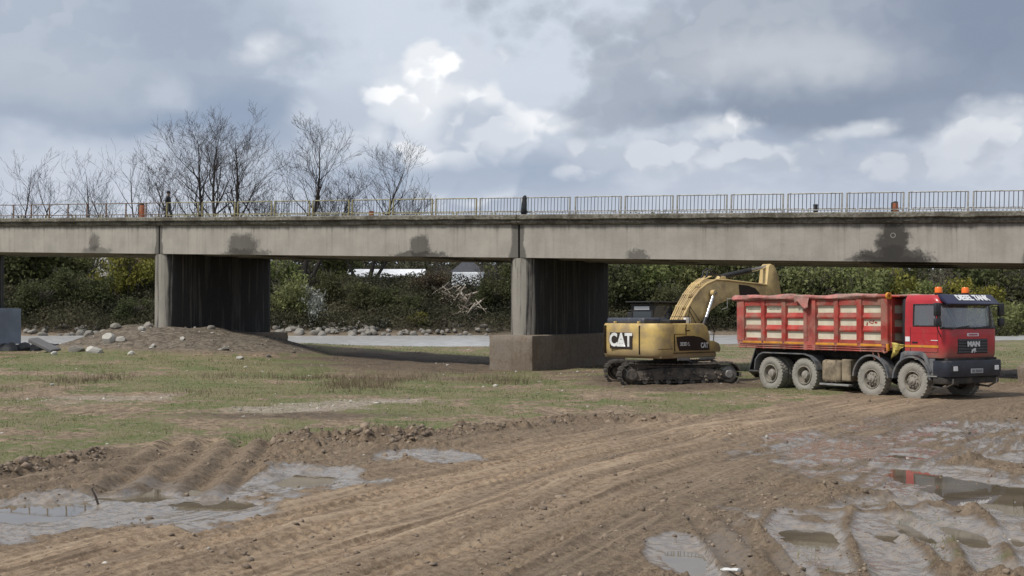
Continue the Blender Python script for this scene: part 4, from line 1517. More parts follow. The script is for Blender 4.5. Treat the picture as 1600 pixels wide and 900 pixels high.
    def holes(r):
        mb = MB()
        for k in range(8):
            a = 2 * math.pi * (k + .5) / 8
            mb.lathe([(.028, -.104), (.028, -.088), (.001, -.086)], 10, 'y', Matrix.Translation((.222 * math.cos(a), 0, .222 * math.sin(a))))
        return mb.mesh('vent_holes', blackp, None)
    tf, trr = tyre_mesh(.32), tyre_mesh(.30)
    rf, rrr, hf, hr, ho = rim_front(), rim_rear(), hub_front(), hub_rear(), holes(0)
    rnd = random.Random(5)
    for i, x in enumerate(AX):
        for s in (-1, 1):
            front = i >= 2
            y = s * 1.06
            wl = link('wheel', rf if front else rrr, None, T, (x, y, .545), (0, rnd.random() * 6, 0 if s < 0 else math.pi))
            link('tyre', tf if front else trr, None, wl)
            link('hub', hf if front else hr, None, wl)
            if front:
                link('vent_holes', ho, None, wl)
            else:
                link('tyre', trr, None, wl, (0, .36, 0))

    # ---- mudguards
    def strip(pts, y0, y1, th, mat, name):
        mb = MB()
        inner = []
        n = len(pts)
        for i, p in enumerate(pts):
            a = Vector(pts[max(i - 1, 0)])
            b2 = Vector(pts[min(i + 1, n - 1)])
            t = (b2 - a).normalized()
            inner.append((p[0] + t.y * th, p[1] - t.x * th))
        poly = list(pts) + inner[::-1]
        vs = [(p[0], y0, p[1]) for p in poly] + [(p[0], y1, p[1]) for p in poly]
        m_ = len(poly)
        fs = [(i, (i + 1) % m_, m_ + (i + 1) % m_, m_ + i) for i in range(m_)]
        for i in range(n - 1):
            fs.append((i, i + 1, m_ - 2 - i, m_ - 1 - i))
            fs.append((m_ + i, m_ + i + 1, m_ + m_ - 2 - i, m_ + m_ - 1 - i))
        mb.add(vs, fs)
        return mb.build(name, mat, T, 30)
    for s in (-1, 1):
        ya, yb = (-1.27, -.66) if s < 0 else (.66, 1.27)
        strip([(-.70, .66), (-.66, .98), (-.50, 1.16), (-.30, 1.24), (1.55, 1.24), (1.82, 1.17), (2.02, 1.0), (2.10, .74)], ya, yb, .035, guard, 'rear_mudguard')
        for x in AX[2:]:
            arc = [(x - .70 * math.cos(t), .56 + .72 * math.sin(t)) for t in np.linspace(R(4), R(176), 16)]
            strip(arc, ya, (-.84 if s < 0 else yb), .05, guard, 'front_mudguard') if s < 0 else strip(arc, .84, yb, .05, guard, 'front_mudguard')
    # side tanks and step
    mb = MB().bx(2.25, 3.02, -1.22, -.55, .38, 1.06, .09, 3)
    tk = mb.build('fuel_tank', tank, T)
    for x in (2.45, 2.85):
        MB().bx(x - .025, x + .025, -1.232, -.54, .372, 1.072, .09, 3).build('tank_strap', tank, tk)
    MB().bx(3.06, 3.42, -1.2, -.6, .42, 1.10, .03).build('battery_box', tank, T)
    MB().bx(2.2, 3.4, -1.26, -1.0, .27, .33, .01).build('side_step', steel, T)

    # ---- load bed
    YN = -1.24
    mb = MB()
    z0, z1 = 1.42, 2.98
    mb.bx(-1.5, 5.0, -1.16, 1.16, z0, z0 + .10)                         # floor
    mb.bx(-1.42, 4.92, -1.20, -1.14, z0 + .102, z1)                     # side sheets
    mb.bx(-1.42, 4.92, 1.14, 1.20, z0 + .102, z1)
    mb.bx(4.90, 4.96, -1.138, 1.138, z0 + .102, z1 + .06)               # headboard
    mb.bx(-1.48, -1.42, -1.2, 1.2, z0 + .102, z1 - .05)                 # tailgate
    bed = mb.build('load_bed', bedred, T)
    cols = [(-1.115, -.353), (-.14, .59), (.82, 1.553), (2.13, 2.84), (3.06, 3.756), (3.996, 4.70)]
    rows = [(2.52, 2.77), (2.12, 2.34), (1.71, 1.94)]
    xr = [(-1.5, -1.115), (-.353, -.14), (.59, .82), (1.553, 2.13), (2.84, 3.06), (3.756, 3.996), (4.70, 5.0)]
    zr = [(2.77, 2.95), (2.34, 2.52), (1.94, 2.12), (1.62, 1.71)]
    for s in (-1, 1):
        def yy(v):
            return v * -s
        for ci, (xa, xb) in enumerate(cols):
            for ri, (za, zb_) in enumerate(rows):
                mb = MB()
                y0 = -1.202
                mb.bx(xa - .03, xb + .03, min(yy(y0), yy(y0 - .012)), max(yy(y0), yy(y0 - .012)), za - .03, zb_ + .03)
                mb.build('panel', cream, bed)
            for ri, (za, zb_) in enumerate(zr):
                # horizontal rail: sloped upper face
                mb = MB()
                if ri in (1, 2):
                    prof = [(yy(-1.205), za - .0), (yy(-1.275), za + .02), (yy(-1.285), za + .07), (yy(-1.222), zb_ + .02), (yy(-1.205), zb_ + .02)]
                else:
                    prof = [(yy(-1.205), za), (yy(-1.285), za), (yy(-1.285), zb_), (yy(-1.205), zb_)]
                mb.prism(prof, xa + .002, xb - .002, 'yz')
                mb.build('rail', bedred, bed)
        for xi, (xa, xb) in enumerate(xr):
            mb = MB()
            prof = [(xa, yy(-1.203)), (xa + .025, yy(-1.31)), (xb - .025, yy(-1.31)), (xb, yy(-1.203))]
            if xi == 3:
                prof = [(xa, yy(-1.203)), (xa + .03, yy(-1.31)), (xa + .17, yy(-1.31)), (xa + .20, yy(-1.27)), (xb - .2, yy(-1.27)), (xb - .17, yy(-1.32)), (xb - .03, yy(-1.32)), (xb, yy(-1.203))]
            mb.prism(prof, 1.60 if xi != 3 else 1.36, 2.955, 'xy')
            mb.build('post', bedfade if xi in (0, 3) else bedred, bed)
        # lower sill with stripes and pipes
        mb = MB()
        mb.bx(-1.45, 4.95, min(yy(-1.3), yy(-1.14)), max(yy(-1.3), yy(-1.14)), 1.50, 1.618)
        mb.build('sill', bedfade, bed)
        for (xa, xb) in cols:
            MB().bx(xa - .07, xb + .05, min(yy(-1.301), yy(-1.312)), max(yy(-1.301), yy(-1.312)), 1.535, 1.60).build('reflective_stripe', orange, bed)
        for zc in (1.45, 1.385):
            MB().tube([(-1.42, yy(-1.27), zc), (4.85, yy(-1.27), zc)], .022, 8).build('lashing_pipe', bedfade, bed)
        for xq in (-1.1, -.25, .7, 2.9, 3.9, 4.75):
            MB().box((xq, yy(-1.25), 1.43), (.04, .06, .16)).build('pipe_bracket', bedred, bed)
        mb = MB().bx(-1.52, 5.02, min(yy(-1.30), yy(-1.12)), max(yy(-1.30), yy(-1.12)), 2.956, 3.02, .01)
        mb.build('top_rail', bedred, bed)
    # headboard panels and frame
    for (za, zb_) in rows:
        for (ya, yb) in ((-1.05, -.42), (-.32, .32), (.42, 1.05)):
            MB().bx(4.962, 4.975, ya, yb, za, zb_).build('panel', cream, bed)
    for (za, zb_) in zr:
        MB().bx(4.962, 5.03, -1.15, 1.15, za, zb_, .01).build('rail', bedred, bed)
    MB().bx(4.962, 5.04, -1.2, -1.06, 1.5, 3.02).build('post', bedred, bed)
    MB().bx(4.9, 5.35, -1.2, 1.2, 3.0, 3.05, .01).build('headboard_lip', bedred, bed)
    # subframe and hoist
    for s in (-1, 1):
        MB().bx(-1.4, 4.9, s * .45 - .06, s * .45 + .06, 1.12, 1.40).build('subframe', chas, T)
    MB().tube([(4.4, 0, 1.0), (4.9, 0, 2.7)], .10, 10).build('hoist_ram', steel, T)
    for xq in (4.35, 4.55):
        MB().tube([(xq, -1.24, 1.38), (xq + .05, -1.2, 1.12)], .025, 6).build('bed_prop', bedred, T)
    MB().tube([(4.95, -1.3, 1.62), (4.97, -1.32, 1.38), (4.86, -1.32, 1.34), (4.80, -1.30, 1.42)], .025, 6).build('bed_latch', bedfade, T)
    MB().bx(4.93, 4.99, -1.33, -1.24, 1.40, 1.62, .01).build('latch_plate', orange, T)
    # soil in the bed
    soil = pm('load_soil', (0.10, 0.07, 0.047), 0.95, 0, 0.4, 5, None, 0, 3, 0.8, 14)
    nx, ny = 50, 22
    gx, gy = np.meshgrid(np.linspace(-1.38, 4.86, nx), np.linspace(-1.12, 1.12, ny), indexing='ij')
    hz = 2.80 + 0.36 * np.exp(-((gx - 2.0) / 0.75) ** 2 - (gy / .7) ** 2) + .14 * fbm(gx, gy, 2.2, 5, 301)
    id_ = np.arange(nx * ny).reshape(nx, ny)
    F = np.stack([id_[:-1, :-1].ravel(), id_[1:, :-1].ravel(), id_[1:, 1:].ravel(), id_[:-1, 1:].ravel()], 1)
    so = link('soil_load', np_mesh('soil_load', np.stack([gx.ravel(), gy.ravel(), hz.ravel()], 1), F, True, soil))
    so.location = T.location
    so.rotation_euler = T.rotation_euler
    tag(so, 'dark heaped soil showing above the red lorry bed', 'soil')
    # rolled tarpaulin on the near top edge
    for s in (-1, 1):
        mb = MB()
        ns, nl = 14, 90
        vs, fs = [], []
        for i in range(nl + 1):
            x = -1.72 + 6.35 * i / nl
            sag = .012 * math.sin(x * 1.9) + .03 * float(fbm(x, 2.0, 1.5, 3, 311))
            rr_ = .085 + .020 * float(fbm(x, 5.0, 2.0, 3, 312)) * 2 + (.015 if -1 < x < 1.3 else 0)
            if i in (0, nl):
                rr_ = .03
            tw = x * 1.4
            for k in range(ns):
                a = 2 * math.pi * k / ns
                q = rr_ * (1 + .22 * math.cos(2 * (a - tw)) + .09 * math.sin(5 * a + 3 * x))
                vs.append((x, s * 1.29 + q * math.cos(a) * 1.0, 3.03 + sag * .6 + q * math.sin(a) * .9))
        for i in range(nl):
            for k in range(ns):
                k2 = (k + 1) % ns
                fs.append((i * ns + k, i * ns + k2, (i + 1) * ns + k2, (i + 1) * ns + k))
        fs += [tuple(range(ns)), tuple(range(nl * ns, nl * ns + ns))]
        mb.add(vs, fs)
        mb.build('rolled_tarp', tarp, T, 60)
    # knot and hanging flap at mid-length
    mb = MB()
    vs, fs = [], []
    for i in range(9):
        for k in range(7):
            x = 1.30 + .60 * k / 6
            drop = (i / 8) * (.26 + .20 * (k / 6) ** 2 - .1 * math.sin(k * 1.2))
            vs.append((x, -1.40 - .035 * math.sin(k * 1.9 + i * .5) - .02 * (i / 8), 3.09 - drop))
    for i in range(8):
        for k in range(6):
            fs.append((i * 7 + k, i * 7 + k + 1, (i + 1) * 7 + k + 1, (i + 1) * 7 + k))
    mb.add(vs, fs)
    fl = mb.build('tarp_flap', tarp, T, 60)
    sm = fl.modifiers.new('thick', 'SOLIDIFY')
    sm.thickness = .02
    MB().tube([(4.5, -1.29, 3.04), (5.0, -1.29, 3.04)], .055, 10).build('tarp_pipe', bedred, T)
    MB().lathe([(.05, 4.97), (.105, 4.97), (.105, 5.04), (.05, 5.04)], 16, 'x', Matrix.Translation((0, -1.29, 3.04)), True).build('pipe_ring', orange, T)
    MB().tube([(-1.72, -1.29, 3.02), (-1.95, -1.3, 3.02), (-1.95, -1.3, 2.70), (-2.22, -1.3, 2.65)], .014, 6).build('crank_handle', steel, T)
    # marks of worn lettering on the rear panels
    wl_ = pm('worn_lettering', (0.13, 0.115, 0.09), .8)
    for (xa, xb), w_ in ((cols[0], 11), (cols[1], 9)):
        mb = MB()
        rr_ = random.Random(int(xa * 100))
        for k in range(w_):
            x = xa + .08 + k * (xb - xa - .16) / w_
            hgt = .055 * rr_.uniform(.6, 1)
            mb.bx(x, x + .035, -1.2175, -1.2145, 2.65 - hgt / 2, 2.65 + hgt / 2)
        mb.build('worn_lettering', wl_, bed)
    rd = pm('red_scrawl', (0.35, 0.05, 0.03), .7)
    mb = MB()
    for (x, z, w_, h_) in ((4.12, 2.20, .05, .10), (4.22, 2.26, .04, .06), (4.30, 2.22, .12, .03), (4.36, 2.28, .05, .07), (4.46, 2.24, .10, .05), (4.28, 2.29, .08, .025)):
        mb.box((x, -1.216, z), (w_, .004, h_), 0, (0, .2, 0))
    mb.build('red_scrawl', rd, bed)

    # ---- cab: shell lofted from rounded plan outlines, real window openings
    XR, HW, RC = 5.53, 1.20, .24
    # plan outline: from rear-left round the front to rear-right; param list of (x, y) for a given front position
    def outline(xf, hw, rc):
        pts = []
        def side(s):
            xs = [XR, XR + .30, XR + .78, xf - rc - .03]
            return [(x, s * hw) for x in xs]
        L_ = side(1)
        arcL = [(xf - rc + rc * math.sin(t), hw - rc + rc * math.cos(t)) for t in np.linspace(0, math.pi / 2, 6)]
        Fm = [(xf + .015, y) for y in (.6, .2, -.2, -.6)]
        arcR = [(x, -y) for x, y in arcL[::-1]]
        R_ = side(-1)[::-1]
        return L_ + arcL + Fm + arcR + R_
    levels = [(1.24, 6.90, 1.18, .20), (1.32, 6.94, HW, RC), (1.62, 6.955, HW, RC), (2.00, 6.955, HW, RC), (2.10, 6.95, HW, RC), (2.16, 6.94, HW, RC), (2.78, 6.80, 1.17, .22), (2.86, 6.78, 1.165, .22), (2.98, 6.70, 1.13, .22), (3.05, 6.55, 1.05, .22)]
    rings = [[(x, y, z) for x, y in outline(xf, hw, rc)] for z, xf, hw, rc in levels]
    n = len(rings[0])
    vs = [p for r_ in rings for p in r_]
    fs = []
    # point indices: 0-3 left side, 4-9 left arc, 10-13 front, 14-19 right arc, 20-23 right side
    for li in range(len(levels) - 1):
        for k in range(n - 1):
            win_side = 4 < li + 1 <= 6 and li >= 5 and ((k in (1, 2)) or (k in (20, 21)))
            front = li in (4, 5) and 5 <= k <= 17
            if (li == 5 and k in (1, 2, 20, 21)) or front:
                continue
            fs.append((li * n + k, li * n + k + 1, (li + 1) * n + k + 1, (li + 1) * n + k))
    top = (len(levels) - 1) * n
    fs.append(tuple(range(top, top + n)))
    # rear wall with the lower part of the floor
    for li in range(len(levels) - 1):
        fs.append((li * n, (li + 1) * n, (li + 1) * n + n - 1, li * n + n - 1))
    fs.append(tuple(range(n))[::-1])
    mb = MB().add(vs, fs)
    cab = mb.build('cab', cabred, T, 40)
    # glass
    def pane(idx_l, l0, l1, name, off):
        mb = MB()
        vv, ff = [], []
        for li in (l0, l1):
            for k in idx_l:
                x, y, z = rings[li][k]
                vv.append((x - off[0], y - off[1] * (1 if y > 0 else -1), z))
        m_ = len(idx_l)
        for k in range(m_ - 1):
            ff.append((k, k + 1, m_ + k + 1, m_ + k))
        mb.add(vv, ff)
        return mb.build(name, glass, cab, 60)
    pane(list(range(5, 19)), 4, 6, 'windscreen', (.012, 0))
    pane([20, 21, 22], 5, 6, 'side_window', (0, .012))
    pane([1, 2, 3], 5, 6, 'side_window', (0, .012))
    # seals
    def seal(path, r_, name):
        MB().tube(path + [path[0], path[1]], r_, 6, False).build(name, blackp, cab)
    wp = [Vector(rings[4][k]) for k in range(5, 19)] + [Vector(rings[6][k]) for k in range(18, 4, -1)]
    seal([tuple(p) for p in wp], .034, 'windscreen_seal')
    for ks in ((20, 22), (1, 3)):
        a, b2 = rings[5][ks[0]], rings[5][ks[1]]
        c2, d2 = rings[6][ks[1]], rings[6][ks[0]]
        seal([a, b2, c2, d2], .022, 'window_seal')
    # door joints, handle, stripe
    for xj in (XR + .20, 6.70):
        MB().bx(xj - .008, xj + .008, -1.205, -1.19, 1.40, 2.12).build('door_joint', blackp, cab)
    MB().bx(XR + .20, 6.70, -1.204, -1.19, 1.392, 1.404).build('door_joint', blackp, cab)
    MB().bx(XR + .26, XR + .46, -1.225, -1.20, 1.66, 1.70, .008).build('door_handle', blackp, cab)
    MB().bx(XR, 6.72, -1.209, -1.199, 1.535, 1.60).build('reflective_stripe', orange, cab)
    MB().bx(XR, 6.72, 1.199, 1.209, 1.535, 1.60).build('reflective_stripe', orange, cab)
    MB().bx(XR + .02, XR + .18, -1.212, -1.2, 1.70, 1.84).build('white_sticker', white, cab)
    MB().bx(6.46, 6.70, -1.208, -1.2, 1.735, 1.755).build('door_badge', white, cab)
    MB().bx(XR + .1, 6.70, -1.206, -1.195, 1.95, 1.962).build('swage_line', cabred, cab)
    # interior
    inn = pm('cab_interior', (0.20, 0.21, 0.215), .8)
    MB().bx(6.45, 6.86, -1.1, 1.1, 1.9, 2.12, .05).build('dashboard', pm('dash', (0.30, 0.31, 0.31), .7), cab)
    for y in (-.62, .62):
        mb = MB().bx(5.75, 6.2, y - .24, y + .24, 1.55, 1.70, .05, 2)
        mb.box((5.72, y, 2.05), (.12, .46, .75), .05, (0, -.12, 0), None, 2).box((5.66, y, 2.52), (.09, .26, .2), .04, (0, -.12, 0), None, 2)
        mb.build('seat', inn, cab)
    mb = MB().lathe([(.20, -.012), (.225, -.012), (.225, .012), (.20, .012)], 24, 'z', Matrix.Translation((6.38, .62, 2.16)) @ Matrix.Rotation(R(-50), 4, 'Y'), True)
    mb.tube([(6.38, .62, 2.16), (6.62, .62, 1.9)], .03, 6).box((6.38, .62, 2.16), (.03, .4, .04), 0, (0, R(-50), 0))
    mb.build('steering_wheel', blackp, cab)
    MB().tube([(6.76, -.9, 2.76), (6.74, -.35, 2.1)], .01, 4).build('curtain_cord', white, cab)
    # grille, badge, plates
    gr = MB().bx(6.93, 6.975, -.68, .68, 1.36, 1.80, .02)
    grille = gr.build('grille', blackp, cab)
    slat = pm('grille_slat', (0.045, 0.047, 0.052), .45)
    for k in range(5):
        MB().bx(6.976, 6.995, -.64, .64, 1.385 + k * .083, 1.385 + k * .083 + .05, .008).build('slat', slat, grille)
    RX = Matrix.Rotation(R(90), 4, 'Z') @ Matrix.Rotation(R(90), 4, 'X')

    def put_text(s, size, mat, x, y, z, parent, sx=1.0, bold=0.0, tilt=0.0, name='lettering', face='front'):
        me = text_mesh(s, size, mat, name, .004, bold, sx)
        M = Matrix.Translation((x, y, z))
        if face == 'front':
            M = M @ Matrix.Rotation(tilt, 4, 'Y') @ RX
        else:
            M = M @ Matrix.Rotation(R(90), 4, 'X')
        me.transform(M)
        return link(name, me, None, parent)
    silver = pm('badge_silver', (0.62, 0.63, 0.64), .4, .3, .05)
    put_text('MAN', .20, silver, 7.0, 0, 1.63, cab, 1.25, .012)
    # lion badge: a small striding shape
    lion = [(-.11, -.06), (-.085, -.01), (-.09, .03), (-.03, .035), (.03, .06), (.075, .07), (.10, .04), (.075, .02), (.085, -.015), (.115, -.03), (.10, -.04), (.06, -.02), (.045, -.065), (.02, -.065), (.025, -.02), (-.03, -.02), (-.055, -.065), (-.085, -.065)]
    MB().prism(lion, 6.997, 7.006, 'yz', M=Matrix.Translation((0, 0, 1.45))).build('lion_badge', silver, cab)
    MB().bx(6.965, 6.98, -.26, .26, 1.86, 1.95, .004).build('white_sticker', white, cab)
    MB().bx(6.981, 6.984, -.20, .20, 1.88, 1.93).build('sticker_print', pm('pink_print', (0.45, 0.12, 0.16), .6), cab)
    for y0, y1, tx in ((-.95, -.05, .9), (.05, .95, .9)):
        MB().tube([(6.985, y0 + .15, 2.10), (6.99, y1 - .1, 2.16)], .014, 5).tube([(6.96, y0, 2.06), (6.985, y0 + .18, 2.10)], .02, 5).build('wiper', blackp, cab)
    # visor with lettering
    vp = [(6.66, 3.04), (6.74, 3.075), (7.00, 2.84), (7.05, 2.80), (7.03, 2.765), (6.98, 2.77), (6.76, 2.90)]
    vz = MB().prism(vp, -1.16, 1.16, 'xz', .012).build('sun_visor', visor, T)
    tilt = math.atan2(.32, .23)
    slope = math.atan2(.235, .26)
    put_text('DIESEL TANK', .30, white, 6.876, 0.12, 2.966, vz, .80, .014, -(math.pi / 2 - slope))
    # beacons
    for x, y in ((6.35, -.72), (6.40, .42)):
        bc = MB().lathe([(.10, 3.03), (.10, 3.10), (.085, 3.12), (.001, 3.12)], 16, 'z', Matrix.Translation((x, y, 0))).build('beacon', blackp, T)
        MB().lathe([(.11, 3.12), (.105, 3.25), (.085, 3.285), (.001, 3.29)], 18, 'z', Matrix.Translation((x, y, 0))).build('lens', amber, bc)
    # mirrors
    for s in (-1, 1):
        mr = MB().tube([(6.78, s * 1.19, 2.72), (6.86, s * 1.40, 2.72), (6.86, s * 1.42, 2.08), (6.80, s * 1.2, 1.86)], .016, 6).build('mirror_arm', blackp, T)
        MB().bx(6.82, 6.92, s * 1.43 - .12, s * 1.43 + .12, 2.44, 2.82, .035, 2).build('mirror', blackp, mr)
        MB().bx(6.82, 6.92, s * 1.43 - .12, s * 1.43 + .12, 2.14, 2.38, .035, 2).build('mirror', blackp, mr)
    # air intake behind the cab
    MB().bx(5.28, 5.48, -1.05, -.75, 1.3, 2.95, .05, 2).build('air_intake', blackp, T)
    # bumper
    def bump(xf, z0_, z1_):
        poly = []
        for x, y in [(6.55, 1.25), (xf - .22, 1.25)] + [(xf - .22 + .22 * math.sin(t), 1.25 - .22 + .22 * math.cos(t)) for t in np.linspace(.3, math.pi / 2, 5)]:
            poly.append((x, y))
        return poly + [(x, -y) for x, y in poly[::-1]]
    bp = MB().prism(bump(7.10, 0, 0), .70, 1.17, 'xy', .03).build('bumper', navy, T)
    MB().prism(bump(7.02, 0, 0), .50, .698, 'xy', .03).build('bumper_lower', chas, T)
    MB().bx(6.5, 6.95, -1.1, 1.1, 1.172, 1.238).build('cab_gap', chas, T)
    for y in (-.92, .92):
        MB().bx(7.08, 7.115, y - .17, y + .17, .86, 1.05, .02).build('lamp_housing', blackp, bp)
        MB().bx(7.116, 7.13, y - .13, y + .05, .88, 1.01, .005).build('headlight', lampg, bp)
    MB().bx(7.10, 7.118, -.27, .27, .80, .93, .004).build('number_plate', plate, bp)
    mb = MB()
    rr_ = random.Random(2)
    for k in range(8):
        if k != 2:
            mb.bx(7.119, 7.121, -.22 + k * .055, -.185 + k * .055, .835, .895)
    mb.build('plate_marks', pm('plate_marks', (0.12, 0.12, 0.13), .7), bp)
    for y in (-1.0, 1.0):
        MB().tube([(6.2, y, .42), (6.75, y, .38), (7.02, y * .98, .52), (7.04, y * .98, .66)], .03, 8).build('tow_bar', steel, T)
    # panel and step between wheel and bumper
    for s in (-1, 1):
        MB().bx(6.42, 6.60, s * 1.2 - .03, s * 1.2 + .03, .74, 1.22, .01).build('entry_panel', guard, T)
        MB().bx(6.34, 6.72, s * 1.18 - .1, s * 1.18 + .06, .70, .735).build('entry_step', steel, T)
        prof = [(5.36, 1.10), (5.42, 1.36), (5.56, 1.42), (6.14, 1.42), (6.30, 1.34), (6.52, .84), (6.44, .80), (6.24, 1.20), (6.02, 1.30), (5.60, 1.28)]
        MB().prism(prof, min(s * .9, s * 1.255), max(s * .9, s * 1.255), 'xz', .012).build('wheel_arch', guard, T)
    # crumpled yellow sheet behind the cab
    vs, fs = [], []
    for i in range(7):
        for k in range(6):
            u_, v_ = k / 5, i / 6
            vs.append((5.06 + .46 * u_ * (1 - .25 * v_), -1.22 + .05 * math.sin(u_ * 7 + v_ * 4), 1.66 - .06 * u_ - .50 * v_ * (1 - .72 * u_) + .02 * math.sin(v_ * 9)))
    for i in range(6):
        for k in range(5):
            fs.append((i * 6 + k, i * 6 + k + 1, (i + 1) * 6 + k + 1, (i + 1) * 6 + k))
    ys = MB().add(vs, fs).build('yellow_sheet', yel, T, 30)
    sm = ys.modifiers.new('thick', 'SOLIDIFY')
    sm.thickness = .015

    # ---- driver behind the windscreen
    D = empty('person', T.location, T.rotation_euler[2])
    tag(D, 'driver in dark clothes and pale cap seated behind the lorry windscreen', 'person')
    bx_, by = 5.93, .62
    J = {'pel': (bx_, by, 1.80, .15, .13), 'sp': (bx_ - .02, by, 2.0, .15, .11), 'ch': (bx_ + .02, by, 2.20, .17, .12), 'nk': (bx_ + .05, by, 2.36, .06, .06), 'hd0': (bx_ + .08, by, 2.45, .075, .085),
         'hd': (bx_ + .08, by, 2.53, .085, .095), 'hd1': (bx_ + .07, by, 2.61, .06, .065),
         'sl': (bx_ + .02, by + .18, 2.26, .065, .065), 'el': (bx_ + .12, by + .24, 2.03, .048, .048), 'wl': (bx_ + .34, by + .18, 2.14, .034, .034), 'hl': (bx_ + .41, by + .16, 2.18, .036, .026),
         'sr': (bx_ + .02, by - .18, 2.26, .065, .065), 'er': (bx_ + .12, by - .24, 2.03, .048, .048), 'wr': (bx_ + .34, by - .18, 2.14, .034, .034), 'hr': (bx_ + .41, by - .16, 2.18, .036, .026),
         'tl': (bx_ + .05, by + .10, 1.78, .09, .09), 'kl': (bx_ + .42, by + .12, 1.80, .065, .065), 'al': (bx_ + .50, by + .12, 1.42, .045, .045),
         'tr': (bx_ + .05, by - .10, 1.78, .09, .09), 'kr': (bx_ + .42, by - .12, 1.80, .065, .065), 'ar': (bx_ + .50, by - .12, 1.42, .045, .045)}
    E = [('pel', 'sp'), ('sp', 'ch'), ('ch', 'nk'), ('nk', 'hd0'), ('hd0', 'hd'), ('hd', 'hd1'), ('ch', 'sl'), ('sl', 'el'), ('el', 'wl'), ('wl', 'hl'), ('ch', 'sr'), ('sr', 'er'), ('er', 'wr'), ('wr', 'hr'),
         ('pel', 'tl'), ('tl', 'kl'), ('kl', 'al'), ('pel', 'tr'), ('tr', 'kr'), ('kr', 'ar')]
    skin_body('body', J, E, person_mat('driver_clothes', (0.36, 0.24, 0.18), (0.05, 0.055, 0.06), (0.04, 0.045, 0.06), (1.84, 2.38)), D)
    mb = MB().lathe([(.001, .105), (.06, .098), (.098, .05), (.104, 0), (.098, -.02)], 14, 'z', Matrix.Translation((bx_ + .07, by, 2.57)))
    mb.build('cap', pm('pale_cap', (0.45, 0.45, 0.44), .9), D)
    return T


truck = make_truck()


